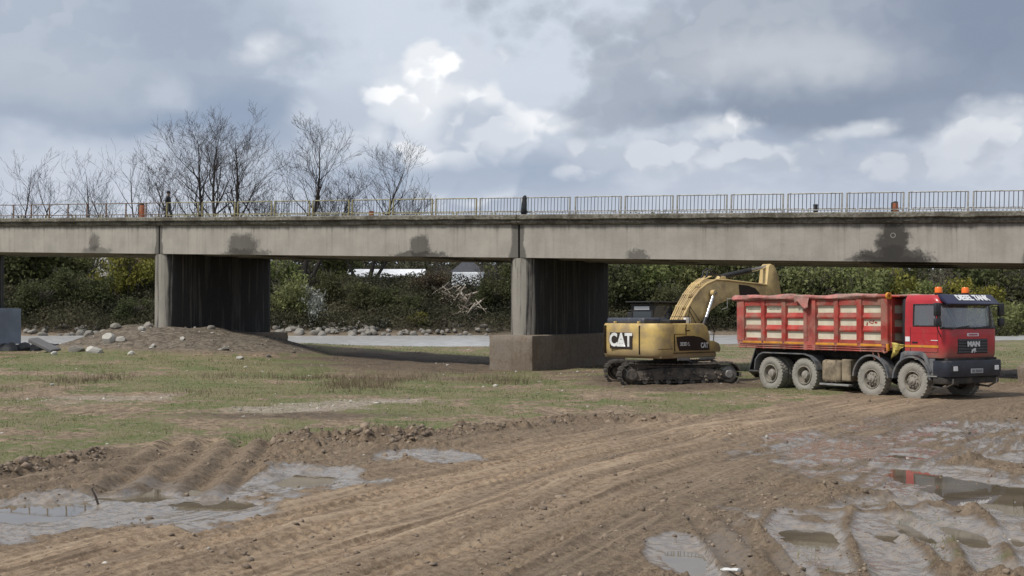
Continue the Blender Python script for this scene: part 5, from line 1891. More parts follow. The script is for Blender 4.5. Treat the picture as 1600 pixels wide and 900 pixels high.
# ------------------------------------------------------------------ tracked excavator
def make_excavator():
    CX, CY = 5.62, 45.4
    E = empty('excavator', (CX, CY, -0.05), 0)
    tag(E, 'dusty yellow tracked excavator with raised boom beside the pier footing', 'excavator')
    yel = pm('excavator_yellow', (0.57, 0.405, 0.135), 0.5, 0, 0.14, 1.5, (0.27, 0.20, 0.13), 0.45, 1.6, 0.1, 25, (0.95, 1.62))
    yel2 = pm('boom_yellow', (0.57, 0.42, 0.19), 0.5, 0, 0.14, 1.5, (0.24, 0.17, 0.10), 0.38, 1.4, 0.1, 25)
    blk = pm('excavator_black', (0.02, 0.019, 0.019), 0.5, 0, 0.2, 3, (0.12, 0.09, 0.06), 0.18)
    brn = pm('brown_black_panel', (0.030, 0.020, 0.016), 0.45, 0, 0.15)
    blue = pm('hood_slate', (0.055, 0.063, 0.085), 0.5, 0, 0.15, 3, DUST, 0.2)
    trk = pm('track_steel', (0.050, 0.046, 0.042), 0.75, 0.1, 0.3, 4, (0.125, 0.105, 0.085), 0.6, 4)
    edge = pm('track_worn_edge', (0.16, 0.145, 0.125), 0.6, 0.3, 0.3, 8, (0.13, 0.10, 0.075), 0.4)
    chrome = pm('ram_chrome', (0.72, 0.71, 0.70), 0.15, 0.9, 0.03)
    white = pm('decal_white', (0.70, 0.70, 0.68), 0.6, 0, 0.1, 4, MUDC, 0.2)
    wt2 = pm('label_white', (0.74, 0.74, 0.73), 0.6, 0, 0.05)
    steel = pm('grey_steel', (0.26, 0.25, 0.235), 0.5, 0.3, 0.2, 4, DUST, 0.35)
    glass, g, b = bsdf('excavator_glass')
    b.inputs['Base Color'].default_value = (0.05, 0.06, 0.07, 1)
    b.inputs['Roughness'].default_value = 0.05
    # ---- undercarriage (heading: right, slightly away)
    ta = math.atan2(.13, .99)
    UM = Matrix.Rotation(ta, 4, 'Z')
    half, rad, zc = 1.72, .36, .42
    shoe_m = MB().box((0, 0, .02), (.165, .56, .03)).box((-.05, 0, .05), (.02, .55, .04)).box((.05, 0, .05), (.02, .55, .04)).box((0, 0, .05), (.02, .55, .03)).mesh('shoe', trk, None)
    L = 2 * (2 * half) + 2 * math.pi * rad
    ns = 50
    for s in (-1, 1):
        y0 = s * 1.17
        mb = MB()
        poly = [(-half - .05, zc - .20), (half + .05, zc - .20), (half - .05, zc + .12), (.6, zc + .23), (-.6, zc + .23), (-half + .05, zc + .12)]
        mb.prism(poly, y0 - .20, y0 + .20, 'xz', .03, UM)
        tf = mb.build('track_frame', trk, E, 30)
        for k in range(ns):
            d = L * k / ns
            if d < 2 * half:
                x, z, a = -half + d, zc + rad - (.02 * math.sin(math.pi * d / (2 * half)) * 2), 0
            elif d < 2 * half + math.pi * rad:
                t = (d - 2 * half) / rad
                x, z, a = half + rad * math.sin(t), zc + rad * math.cos(t), t
            elif d < 4 * half + math.pi * rad:
                x, z, a = half - (d - 2 * half - math.pi * rad), zc - rad, math.pi
            else:
                t = (d - 4 * half - math.pi * rad) / rad
                x, z, a = -half - rad * math.sin(t), zc - rad * math.cos(t), math.pi + t
            p = UM @ Vector((x, y0, z))
            o = link('shoe', shoe_m, None, tf, p)
            o.rotation_euler = (Matrix.Rotation(ta, 4, 'Z') @ Matrix.Rotation(a, 4, 'Y')).to_euler()
        # chain, idler, sprocket, rollers
        mb = MB()
        pts = []
        for k in range(60):
            t = 2 * math.pi * k / 60
            pts.append((half * (1 if math.cos(t) > 0 else -1) + .30 * math.cos(t), zc + .30 * math.sin(t)))
        ring = []
        for (x, z) in pts:
            ring.append((x, z))
        n_ = len(ring)
        vs = []
        for (x, z) in ring:
            xi = x - math.copysign(.07, x)
            zi = zc + (z - zc) * .76
            vs += [(x, y0 - .09, z), (x, y0 + .09, z), (xi, y0 + .09, zi), (xi, y0 - .09, zi)]
        fs = []
        for k in range(n_):
            k2 = (k + 1) % n_
            for q in range(4):
                q2 = (q + 1) % 4
                fs.append((4 * k + q, 4 * k2 + q, 4 * k2 + q2, 4 * k + q2))
        mb.add(vs, fs, UM)
        mb.build('track_chain', trk, tf, 30)
        MB().lathe([(.001, -.13), (.12, -.13), (.15, -.09), (.24, -.08), (.28, -.06), (.28, .06), (.24, .08), (.001, .10)], 28, 'y', UM @ Matrix.Translation((half, y0 + (.1 if s > 0 else -.1), zc))).build('idler', steel, tf)
        mb = MB().lathe([(.001, -.16), (.17, -.16), (.20, -.1), (.26, -.06), (.26, .06), (.001, .10)], 28, 'y', UM @ Matrix.Translation((-half, y0 + (.1 if s > 0 else -.1), zc)))
        for k in range(16):
            t = 2 * math.pi * k / 16
            mb.box((.27, 0, 0), (.07, .06, .06), 0, None, UM @ Matrix.Translation((-half, y0, zc)) @ Matrix.Rotation(t, 4, 'Y'))
        mb.build('sprocket', trk, tf)
        for k in range(7):
            x = -1.25 + k * 2.5 / 6
            MB().lathe([(.001, -.16), (.09, -.16), (.10, -.12), (.08, 0), (.10, .12), (.09, .16), (.001, .16)], 14, 'y', UM @ Matrix.Translation((x, y0, zc - .24))).build('roller', edge, tf)
        # mud caked on the frame side
        mb = MB()
        rr_ = random.Random(int(7 + s))
        for k in range(40):
            x = rr_.uniform(-1.5, 1.5)
            q = rr_.uniform(.02, .06)
            mb.box((x, y0 - .21, zc - .1 + rr_.uniform(-.12, .16)), (q * 2, q, q * 1.3), q * .3, (rr_.random(), rr_.random(), rr_.random()), UM)
        mb.build('caked_mud', pm('caked_mud', (0.19, 0.16, 0.125), .95, 0, .3), tf)['kind'] = 'stuff'
    MB().box((0, 0, .62), (2.0, 1.9, .36), .05, None, UM).build('car_body', trk, E)
    MB().lathe([(.001, .78), (.62, .78), (.62, .98), (.001, .98)], 32).build('slew_ring', trk, E)
    # ---- upper structure
    HM = Matrix.Rotation(R(42), 4, 'Z')

    def P(mb, name, mat, parent=E, sm=35):
        mb.v = [tuple(HM @ Vector(p)) for p in mb.v]
        return mb.build(name, mat, parent, sm)
    hs = P(MB().bx(-2.0, .95, -1.30, 1.30, .98, 1.16, .03), 'slewing_frame', yel)
    P(MB().bx(-1.2, -.55, -1.36, -1.32, .90, 1.0, .01).bx(.0, .8, -1.36, -1.3, .90, .98, .01), 'side_step', steel)
    # counterweight: rounded back, bulging plan
    cw = []
    for t in np.linspace(-1, 1, 17):
        cw.append((-2.34 + .20 * t * t + (.20 if abs(t) > .97 else 0), 1.34 * t))
    plan = [(-1.42, -1.36), (-1.95, -1.36)] + [(x, y) for x, y in cw if abs(y) < 1.32] + [(-1.95, 1.36), (-1.42, 1.36)]
    mb = MB()
    lev = [(1.04, .93, .05), (1.10, .985, .0), (1.30, 1.0, 0), (1.95, 1.0, 0), (2.10, .985, 0), (2.17, .95, .03)]
    nn = len(plan)
    vs, fs = [], []
    for (z, k, ins) in lev:
        for (x, y) in plan:
            vs.append((-1.42 + (x + 1.42) * k, y * (0.5 + 0.5 * k), z))
    for i in range(len(lev) - 1):
        for j in range(nn):
            fs.append((i * nn + j, i * nn + (j + 1) % nn, (i + 1) * nn + (j + 1) % nn, (i + 1) * nn + j))
    fs += [tuple(range(nn))[::-1], tuple(range((len(lev) - 1) * nn, len(lev) * nn))]
    mb.add(vs, fs)
    cwt = P(mb, 'counterweight', yel, E, 40)
    # rear badge: dark plate and white letters with a yellow wedge
    bx0 = -2.35
    ly = .20
    P(MB().bx(bx0 - .012, bx0 + .10, ly - .52, ly + .52, 1.30, 1.86, .01), 'badge_plate', brn, cwt)
    me = text_mesh('CAT', .62, white, 'lettering', .006, .022, .86)
    me.transform(HM @ Matrix.Translation((bx0 - .02, ly, 1.585)) @ Matrix.Rotation(R(-90), 4, 'Z') @ Matrix.Rotation(R(90), 4, 'X'))
    link('lettering', me, None, cwt)
    tri = MB().prism([(ly - .22, 1.375), (ly + .16, 1.375), (ly - .03, 1.52)], bx0 - .034, bx0 - .028, 'yz')
    P(tri, 'badge_triangle', white, cwt)
    # recessed line on the counterweight and lifting eyes
    P(MB().bx(-2.2, -1.45, -1.366, -1.34, 1.30, 1.318), 'seam', brn, cwt)
    for y in (.75, -.35):
        P(MB().box((-2.05, y, 2.20), (.12, .08, .08), .02), 'lifting_eye', yel, cwt)
    for (x0_, x1_, z0_, z1_) in ((-1.36, -.82, 1.80, 1.812), (-1.36, -1.348, 1.22, 1.80), (-.76, -.748, 1.76, 2.14)):
        P(MB().bx(x0_, x1_, -1.372, -1.338, z0_, z1_), 'panel_gap', brn, cwt)
    for y_ in (-.62, 1.02):
        P(MB().bx(-2.345, -2.19, y_ - .007, y_ + .007, 1.12, 2.10), 'panel_gap', brn, cwt)
    P(MB().tube([(-1.9, -1.2, 2.17), (-1.9, -1.2, 2.40), (-.4, -1.2, 2.40), (-.4, -1.2, 2.16)], .016, 6), 'hand_rail', blk, cwt)
    # right-hand engine doors
    mb = MB().prism([(-1.40, 1.165), (.55, 1.165), (.55, 1.72), (.40, 2.06), (.20, 2.16), (-1.40, 2.165)], -1.34, -.10, 'xz', .035)
    eng = P(mb, 'engine_housing', yel)
    P(MB().bx(-1.40, .50, -1.352, -1.342, 1.165, 1.175), 'door_seam', brn, eng)
    # dark swoosh panel with model marks
    sw = [(-1.10, 1.24), (.50, 1.24), (.46, 1.45), (.30, 1.58), (.05, 1.68), (-.35, 1.74), (-.80, 1.74), (-1.25, 1.71), (-1.22, 1.5)]
    P(MB().prism(sw, -1.358, -1.346, 'xz'), 'dark_side_panel', brn, eng)
    RXs = Matrix.Rotation(R(90), 4, 'X')
    me = text_mesh('323D L', .17, white, 'lettering', .003, .004, 1.0)
    me.transform(HM @ Matrix.Translation((-.82, -1.362, 1.46)) @ RXs)
    link('lettering', me, None, eng)
    me = text_mesh('CAT', .24, white, 'lettering', .003, .010, .85)
    me.transform(HM @ Matrix.Translation((.22, -1.362, 1.40)) @ RXs)
    link('lettering', me, None, eng)
    P(MB().bx(-.78, -.55, -1.352, -1.342, 1.90, 1.94).bx(-.78, -.74, -1.352, -1.342, 1.90, 2.02), 'door_latch', brn, eng)
    # toolbox step ahead of the engine housing
    mb = MB().prism([(.555, 1.165), (1.12, 1.165), (1.14, 1.30), (1.05, 1.46), (.80, 1.55), (.555, 1.56)], -1.34, -.55, 'xz', .03)
    P(mb, 'toolbox', yel)
    P(MB().tube([(.9, -1.2, 1.5), (.95, -1.2, 1.9), (.70, -1.2, 2.3)], .018, 6), 'grab_rail', blk)
    # hood and grille on top
    hd = P(MB().bx(-2.0, -.75, -.55, 1.20, 2.168, 2.36, .05, 2), 'engine_hood', blue)
    P(MB().bx(-1.2, -.3, -1.0, -.56, 2.166, 2.30, .03), 'air_box', blk)
    P(MB().tube([(-1.0, -.75, 2.28), (-1.0, -.75, 2.52)], .05, 10), 'exhaust_stub', blk)
    # left rear housing under the cab
    P(MB().bx(-1.40, -.70, .25, 1.34, 1.165, 2.165, .03), 'left_housing', yel)
    # ---- cab
    cab = P(MB().bx(-.62, 1.05, .28, 1.30, 1.165, 1.72, .04), 'cab', blk)
    for (x, y) in ((-.60, .31), (-.60, 1.27), (.35, .30), (.35, 1.28)):
        P(MB().box((x, y, 2.26), (.09, .08, 1.10), .015), 'pillar', blk, cab)
    for y in (.31, 1.27):
        P(MB().tube([(1.0, y, 1.70), (.88, y, 2.60), (.70, y, 2.80)], .045, 8), 'pillar', blk, cab)
    P(MB().bx(-.68, .90, .24, 1.34, 2.80, 2.88, .03), 'cab_roof', blk, cab)
    P(MB().bx(-.85, 1.25, .15, 1.40, 2.90, 2.94, .01), 'roof_guard', blk, cab)
    for (x, y) in ((-.6, .4), (-.6, 1.2), (.8, .4), (.8, 1.2)):
        P(MB().bx(x - .03, x + .03, y - .03, y + .03, 2.875, 2.905), 'guard_foot', blk, cab)
    P(MB().bx(-.625, -.605, .36, 1.22, 1.74, 2.60), 'rear_window', glass, cab)
    P(MB().bx(-.64, -.60, .34, 1.24, 2.60, 2.80), 'rear_header', blk, cab)
    P(MB().bx(-.655, -.642, .42, 1.14, 2.64, 2.76), 'white_label', wt2, cab)
    P(MB().bx(-.55, .30, .283, .295, 1.74, 2.78), 'side_window', glass, cab)
    P(MB().bx(.42, .92, .283, .295, 1.74, 2.60), 'side_window', glass, cab)
    P(MB().bx(-.1, .35, .6, 1.0, 1.6, 1.75, .04).box((-.15, .8, 2.1), (.12, .4, .7), .04), 'seat', blk, cab)
    mr = P(MB().tube([(-.4, 1.30, 2.0), (-.5, 1.50, 2.05), (-.5, 1.52, 2.6), (-.35, 1.32, 2.68)], .016, 6), 'mirror_bracket', blk)
    P(MB().bx(-.53, -.48, 1.38, 1.62, 2.12, 2.55, .02), 'mirror', blk, mr)
    # ---- boom: bent box girder
    def girder(top, bot, y0, y1, name, mat, parent=E):
        poly = top + bot[::-1]
        return P(MB().prism(poly, y0, y1, 'xz', .02), name, mat, parent, 30)
    top = [(-.12, 1.75), (.02, 2.12), (.40, 2.66), (.75, 3.06), (1.10, 3.36), (1.50, 3.58), (2.04, 3.73), (2.7, 3.72), (3.5, 3.67), (5.1, 3.58)]
    bot = [(.48, 1.60), (.80, 1.86), (1.10, 2.12), (1.45, 2.40), (1.80, 2.64), (2.25, 2.86), (2.6, 2.96), (3.1, 3.05), (4.1, 3.09), (5.1, 3.12)]
    yb0, yb1 = -.40, .08
    bm_ = girder(top, bot, yb0, yb1, 'boom', yel2)
    # flange plates
    for y in (yb0 - .02, yb1 + .02):
        path = [(x, y, z + .01) for x, z in top]
        P(MB().tube(path, .035, 6), 'boom_flange', yel2, bm_, 40)
    P(MB().prism([(3.42, 3.16), (3.36, 3.58), (3.9, 3.55), (4.35, 3.45), (4.6, 3.28), (4.62, 3.17), (3.9, 3.15)], yb0 - .012, yb0 - .002, 'xz'), 'dark_badge', brn, bm_)
    # hose bundle and brackets
    for k, y in enumerate((-.30, -.22, -.12, -.02)):
        path = [(-.2, y, 1.9), (-.06, y, 2.25), (.30, y, 2.76), (.66, y, 3.18), (1.02, y, 3.50), (1.45, y, 3.73), (1.9, y, 3.86)]
        P(MB().tube(path, .024, 6), 'boom_pipe', yel2, bm_, 60)
    for (x, z) in ((-.02, 2.25), (.34, 2.76), (.72, 3.18), (1.2, 3.57)):
        P(MB().box((x, -.16, z), (.07, .42, .09), .01), 'pipe_clamp', yel2, bm_)
    for y in (-.26, -.06):
        P(MB().tube([(1.7, y, 3.80), (1.72, y, 4.02), (1.95, y, 4.14), (2.2, y, 4.02), (2.15, y, 3.82)], .026, 6), 'hose_loop', blk, bm_, 60)
        P(MB().tube([(1.55, y, 3.74), (1.75, y, 3.94), (2.1, y, 3.98), (2.5, y, 3.86)], .022, 6), 'hose_loop', blk, bm_, 60)
    P(MB().tube([(.35, yb0 - .05, 2.0), (.55, yb0 - .04, 2.75), (1.05, yb0 - .05, 2.25)], .014, 5).tube([(.52, yb0 - .04, 2.6), (.95, yb0 - .05, 2.05)], .014, 5), 'hand_rail', blk, E)
    P(MB().bx(.10, .36, -.62, -.50, 2.17, 2.36, .01), 'white_box', wt2)
    # lift rams
    for y in (-.56, .24):
        P(MB().tube([(.82, y, 1.45), (1.28, y, 2.36)], .085, 12), 'lift_ram', blk)
        P(MB().tube([(1.28, y, 2.36), (1.72, y, 3.22)], .062, 12), 'ram_rod', chrome)
        P(MB().lathe([(.001, -.08), (.12, -.08), (.12, .08), (.001, .08)], 16, 'y', Matrix.Translation((1.72, y, 3.24))), 'ram_eye', yel2)
    P(MB().tube([(1.72, -.66, 3.24), (1.72, .34, 3.24)], .05, 10), 'boom_pin', steel)
    # stick and its ram on top of the boom
    P(MB().prism([(2.35, 3.70), (2.85, 3.70), (2.75, 3.88), (2.5, 3.88)], -.28, -.04, 'xz', .01), 'ram_bracket', yel2)
    P(MB().tube([(2.6, -.16, 3.84), (4.35, -.16, 4.12)], .105, 14), 'stick_ram', blk)
    P(MB().tube([(4.35, -.16, 4.12), (5.40, -.16, 4.30)], .065, 12), 'stick_rod', chrome)
    stick = [(5.26, 4.30), (5.40, 4.40), (5.60, 4.34), (5.88, 3.95), (6.04, 3.2), (5.78, 1.2), (5.48, 1.2), (5.38, 2.9), (5.02, 3.16), (5.0, 3.50), (5.14, 3.66)]
    P(MB().prism(stick, -.36, .04, 'xz', .02), 'stick', yel2)
    P(MB().tube([(5.98, -.16, 3.5), (5.92, -.16, 2.2)], .07, 10), 'bucket_ram', blk)
    # bucket
    bk = [(5.45, 1.25), (5.75, 1.25), (6.3, 1.0), (6.35, .5), (6.0, .12), (5.4, .05), (5.0, .3), (5.05, .36), (5.45, .16), (5.95, .22), (6.22, .55), (6.18, .92), (5.7, 1.12), (5.45, 1.12)]
    P(MB().prism(bk, -.72, .42, 'xz'), 'bucket', blk)
    for y in (-.72, .42):
        P(MB().prism([(5.45, 1.2), (6.2, .95), (6.22, .55), (5.95, .2), (5.4, .14), (5.02, .34)], y - .02, y + .02, 'xz'), 'bucket_side', blk)
    return E


excavator = make_excavator()


# ------------------------------------------------------------------ boulders
def rock_mesh(seed, mat, sub=2):
    rnd = random.Random(seed)
    bm = bmesh.new()
    bmesh.ops.create_icosphere(bm, subdivisions=sub, radius=1.0)
    # cut a few flat faces
    for k in range(7):
        n = Vector((rnd.gauss(0, 1), rnd.gauss(0, 1), rnd.gauss(0, 1))).normalized()
        d = rnd.uniform(.55, .85)
        for v in bm.verts:
            q = v.co.dot(n)
            if q > d:
                v.co -= n * (q - d)
    for v in bm.verts:
        v.co *= 1 + rnd.uniform(-.03, .03)
    me = bpy.data.meshes.new('boulder')
    bm.to_mesh(me)
    bm.free()
    me.polygons.foreach_set('use_smooth', np.ones(len(me.polygons), dtype=bool))
    me.set_sharp_from_angle(angle=R(28))
    me.materials.append(mat)
    return me


def stone_mat(name, a, b_, moss=0.0):
    m, g, b = bsdf(name)
    tc = g.new('ShaderNodeTexCoord')
    oi = g.new('ShaderNodeObjectInfo')
    n = g.noise(tc.outputs['Object'], 2.5, 7, 0.65)
    c = g.mix(g.m('MULTIPLY_ADD', n, 0.7, g.m('MULTIPLY', oi.outputs['Random'], 0.5)), a, b_)
    g.put(b.inputs['Base Color'], c)
    b.inputs['Roughness'].default_value = 0.9
    bn = g.new('ShaderNodeBump')
    bn.inputs['Strength'].default_value = 0.6
    bn.inputs['Distance'].default_value = 0.06
    g.put(bn.inputs['Height'], n)
    g.l.new(bn.outputs[0], b.inputs['Normal'])
    return m


def make_rocks():
    sm = stone_mat('bank_stone', (0.09, 0.082, 0.068), (0.265, 0.245, 0.21))
    dm = stone_mat('dark_stone', (0.045, 0.045, 0.048), (0.16, 0.155, 0.155))
    lm = stone_mat('pale_stone', (0.27, 0.25, 0.215), (0.52, 0.50, 0.45))
    bank = [rock_mesh(k, sm) for k in range(6)]
    dark = [rock_mesh(20 + k, dm) for k in range(4)]
    pale = [rock_mesh(40 + k, lm) for k in range(4)]
    rnd = random.Random(12)

    def rock(me, x, y, z, s, label, group, sq=.75):
        o = link('boulder', me, None, None, (x, y, z + s * .2), (rnd.uniform(-.3, .3), rnd.uniform(-.3, .3), rnd.random() * 6.3), (s * rnd.uniform(.8, 1.35), s * rnd.uniform(.8, 1.2), s * sq * rnd.uniform(.8, 1.2)))
        tag(o, label, 'boulder', group)
    # along the far waterline
    def bank_row(u0, u1, n, ymin, ymax, smin, smax, label, group):
        for k in range(n):
            u = rnd.uniform(u0, u1)
            d = 156 + rnd.uniform(ymin, ymax)
            x = (u - 800) / FPX * d
            y = float(river_far(x)) + rnd.uniform(ymin, ymax)
            x = (u - 800) / FPX * y
            rock(rnd.choice(bank), x, y, max(gz(x, y), -.3), rnd.uniform(smin, smax), label, group)
    bank_row(430, 610, 95, -1.0, 6.5, .28, .62, 'pale grey boulder in the rip-rap below the white blossoming bush', 'rip-rap between the left and middle piers')
    bank_row(605, 700, 16, -1.0, 1.5, .2, .45, 'low grey boulder at the far waterline left of the driftwood', 'boulders left of the driftwood heap')
    bank_row(35, 240, 46, -1.0, 3.5, .3, .7, 'grey boulder at the far waterline left of the left pier', 'boulders at the far waterline, left')
    bank_row(690, 765, 18, -1, 4.0, .2, .5, 'grey boulder at the foot of the driftwood heap', 'boulders under the driftwood heap')
    bank_row(960, 1110, 16, -1, 1.5, .35, .7, 'grey boulder at the far waterline behind the excavator', 'boulders behind the excavator')
    # dark blocks at the foot of the grey footing
    for k in range(30):
        u = rnd.uniform(-5, 92)
        d = rnd.uniform(76, 83)
        x = (u - 800) / FPX * d
        rock(rnd.choice(dark), x, d, gz(x, d), rnd.uniform(.28, .62), 'dark blue-grey rubble block at the foot of the grey footing', 'rubble below the grey footing')
    # stones on the gravel heap
    for k, (u, v, s, m) in enumerate([(170, 540, .46, 1), (148, 548, .34, 1), (190, 541, .26, 1), (222, 535, .2, 1), (120, 545, .34, 0), (85, 553, .2, 1), (300, 522, .22, 0), (330, 528, .2, 0), (262, 520, .22, 1), (352, 545, .2, 0),
                                      (205, 552, .18, 1), (240, 545, .15, 1), (285, 540, .16, 1), (420, 548, .18, 0), (375, 556, .2, 1), (180, 527, .3, 0), (140, 530, .32, 0), (232, 524, .28, 0)]):
        d = 60 + (548 - v) * .25
        x = (u - 800) / FPX * d
        rock(rnd.choice(pale if m else bank), x, d, gz(x, d), s, ('pale angular stone lying on the gravel heap by the left pier' if m else 'brown-grey stone half sunk in the gravel heap'),
             'pale stones on the gravel heap' if m else 'brown-grey stones on the gravel heap', .8)
    # tilted broken slab by the heap
    x, y = px(72, 556)
    d = 62
    x = (70 - 800) / FPX * d
    mb = MB().box((0, 0, 0), (1.7, .6, .2), .04, (.1, .32, -.5))
    o = mb.build('broken_slab', dm, None, 35, (x, d, gz(x, d) + .35))
    tag(o, 'long dark broken concrete slab tilted on the rubble near the left edge', 'slab')


make_rocks()


# ------------------------------------------------------------------ trees and bushes
bark = pm('bark_dark', (0.040, 0.032, 0.027), .9, 0, .3, 6)
bark2 = pm('bark_grey', (0.115, 0.098, 0.082), .9, 0, .3, 6)


def branches(rnd, base, d0, length, radius, depth, out, up=0.12, spread=0.55, kids=(2, 4), twig=0.012):
    """collect tapered polylines"""
    pts = [Vector(base)]
    d = Vector(d0).normalized()
    n = 4 if depth > 1 else 3
    rs = [radius]
    for k in range(n):
        d = (d + Vector((rnd.gauss(0, .13), rnd.gauss(0, .13), rnd.gauss(0, .09) + up * .3))).normalized()
        pts.append(pts[-1] + d * (length / n))
        rs.append(max(radius * (1 - .62 * (k + 1) / n), twig))
    out.append((pts, rs, depth))
    if depth <= 0:
        return
    m = rnd.randint(*kids) + (1 if depth > 2 else 0)
    for j in range(m):
        t = rnd.uniform(.32, 1.0) if j < m - 1 else 1.0
        i = min(int(t * n), n - 1)
        f = t * n - i
        p = pts[i].lerp(pts[i + 1], f)
        r = rs[i] + (rs[i + 1] - rs[i]) * f
        ax = d.cross(Vector((rnd.gauss(0, 1), rnd.gauss(0, 1), rnd.gauss(0, 1)))).normalized()
        ang = rnd.uniform(.35, spread) * (1.2 if t < .9 else .55)
        nd = Matrix.Rotation(ang, 3, ax) @ d
        nd = (nd + Vector((0, 0, up))).normalized()
        branches(rnd, p, nd, length * rnd.uniform(.52, .74), max(r * rnd.uniform(.5, .72), twig), depth - 1, out, up, spread, kids, twig)


def leader(rnd, base, d0, H, r, depth, out, spread, twig):
    """a stem that carries on to the top, with limbs that leave it and sweep upwards"""
    n = 11
    d = Vector(d0).normalized()
    L = H / max(d.z, .5)
    pts, rs = [Vector(base)], [r]
    for k in range(n):
        d = (d + Vector((rnd.gauss(0, .05), rnd.gauss(0, .06), .03))).normalized()
        pts.append(pts[-1] + d * (L / n))
        rs.append(max(r * (1 - .93 * ((k + 1) / n) ** .9), twig))
    out.append((pts, rs, depth))
    m = 14 if depth >= 5 else 10
    az = rnd.random() * 6.28
    for j in range(m):
        t = .32 + .66 * (j + rnd.uniform(-.3, .3)) / m
        i = min(int(t * n), n - 1)
        f = t * n - i
        p = pts[i].lerp(pts[i + 1], f)
        rr = (rs[i] + (rs[i + 1] - rs[i]) * f) * rnd.uniform(.45, .68)
        az += 2.4 + rnd.uniform(-.5, .5)
        tilt = rnd.uniform(.68, 1.1) * (1 - .30 * t)
        nd = Vector((math.sin(tilt) * math.cos(az), math.sin(tilt) * math.sin(az), math.cos(tilt))) + d * .25
        ln = H * rnd.uniform(.25, .38) * (1.08 - .72 * t)
        branches(rnd, p, nd, ln, max(rr, twig * 1.6), 4 if depth >= 5 else 3, out, .14, spread + .12, (2, 3), twig * .8)


def branch_mesh(paths, name, mat):
    V, F = [], []
    b = 0
    for pts, rs, dep in paths:
        s = 6 if dep >= 4 else (4 if dep >= 2 else 3)
        u = None
        for i, p in enumerate(pts):
            t = (pts[min(i + 1, len(pts) - 1)] - pts[max(i - 1, 0)])
            t.normalize()
            if u is None:
                u = t.cross(Vector((0.3, 1, 0.2))).normalized()
            u = (u - t * u.dot(t)).normalized()
            w = t.cross(u)
            for k in range(s):
                a = 2 * math.pi * k / s
                q = p + (u * math.cos(a) + w * math.sin(a)) * rs[i]
                V.append(q[:])
        for i in range(len(pts) - 1):
            for k in range(s):
                k2 = (k + 1) % s
                F.append((b + i * s + k, b + i * s + k2, b + (i + 1) * s + k2, b + (i + 1) * s + k))
        b += len(pts) * s
    return np_mesh(name, V, F, True, mat)


def bare_tree(u, vtop, D, stems, label, seed, depth=5, group='bare trees behind the bridge', r0=0.34, lean=0.2, spread=.62, twig=.014, base_z=None, mat=None):
    """stems: list of (offset px, lean x, height share)"""
    rnd = random.Random(seed)
    x = (u - 800) / FPX * D
    z0 = gz(x, D) if base_z is None else base_z
    H = (HOR - vtop) / FPX * D + CAM_H - z0
    root = empty('bare_tree', (x, D, z0 - .2))
    tag(root, label, 'tree', group)
    low, high = [], []
    for (dx, lx, sh) in stems:
        out = []
        leader(rnd, (dx * D / FPX, rnd.uniform(-.3, .3), 0), (lx, rnd.uniform(-.06, .06), 1), H * sh, r0 * (sh ** .6), depth, out, spread, twig)
        top = max(p.z for pts, _, _ in out for p in pts)
        k = H * sh / top
        for pts, rs, dep in out:
            pts = [Vector((p.x, p.y, p.z * k)) for p in pts]
            (low if dep >= depth and len(rs) > 8 else high).append((pts, rs, dep))
    link('trunk', branch_mesh(low, 'trunk', mat or bark), None, root)
    link('crown', branch_mesh(high, 'crown', mat or bark), None, root)
    return root


def leaf_cloud(rs, lobes, n, size, flat=.0):
    """leaf-sized quads through the lobes' volume, denser at the outside. lobes: (cx, cy, cz, rx, ry, rz)"""
    L = np.array(lobes)
    vol = L[:, 3] * L[:, 4] * L[:, 5]
    pick = rs.choice(len(L), n, p=vol / vol.sum())
    d = rs.normal(0, 1, (n, 3))
    d /= np.linalg.norm(d, axis=1)[:, None]
    r = rs.random(n) ** .42
    r *= 1 + .16 * np.sin(d[:, 0] * 7 + pick) + .14 * np.sin(d[:, 2] * 9 + 2 * pick)
    P = L[pick, :3] + d * r[:, None] * L[pick, 3:]
    a = rs.normal(0, 1, (n, 3))
    a /= np.linalg.norm(a, axis=1)[:, None]
    b = np.cross(a, rs.normal(0, 1, (n, 3)))
    b /= np.linalg.norm(b, axis=1)[:, None]
    s = size * rs.uniform(.55, 1.35, n)[:, None]
    V = np.empty((n * 4, 3))
    V[0::4], V[1::4], V[2::4], V[3::4] = P - a * s, P + b * s * .55, P + a * s, P - b * s * .55
    F = np.arange(n * 4).reshape(n, 4)
    tone = np.clip(.5 + .28 * np.sin(pick * 2.3) + rs.normal(0, .18, n), 0, 1)
    return V, F, np.repeat(tone, 4)


LEAF = dict(
    dark=leaf_mat('leaf_dark', (0.034, 0.045, 0.019), (0.10, 0.115, 0.044), (0.095, 0.09, 0.04)),
    mid=leaf_mat('leaf_mid', (0.082, 0.106, 0.034), (0.225, 0.245, 0.09), (0.20, 0.195, 0.09)),
    grey=leaf_mat('leaf_grey', (0.10, 0.112, 0.066), (0.235, 0.24, 0.15), (0.21, 0.20, 0.14)),
    yell=leaf_mat('leaf_yellow', (0.10, 0.105, 0.022), (0.27, 0.245, 0.050), (0.20, 0.20, 0.05)),
    brown=leaf_mat('leaf_brown', (0.050, 0.038, 0.024), (0.125, 0.098, 0.062), (0.10, 0.075, 0.05)),
    white=leaf_mat('blossom_white', (0.20, 0.21, 0.17), (0.62, 0.63, 0.58), None),
)


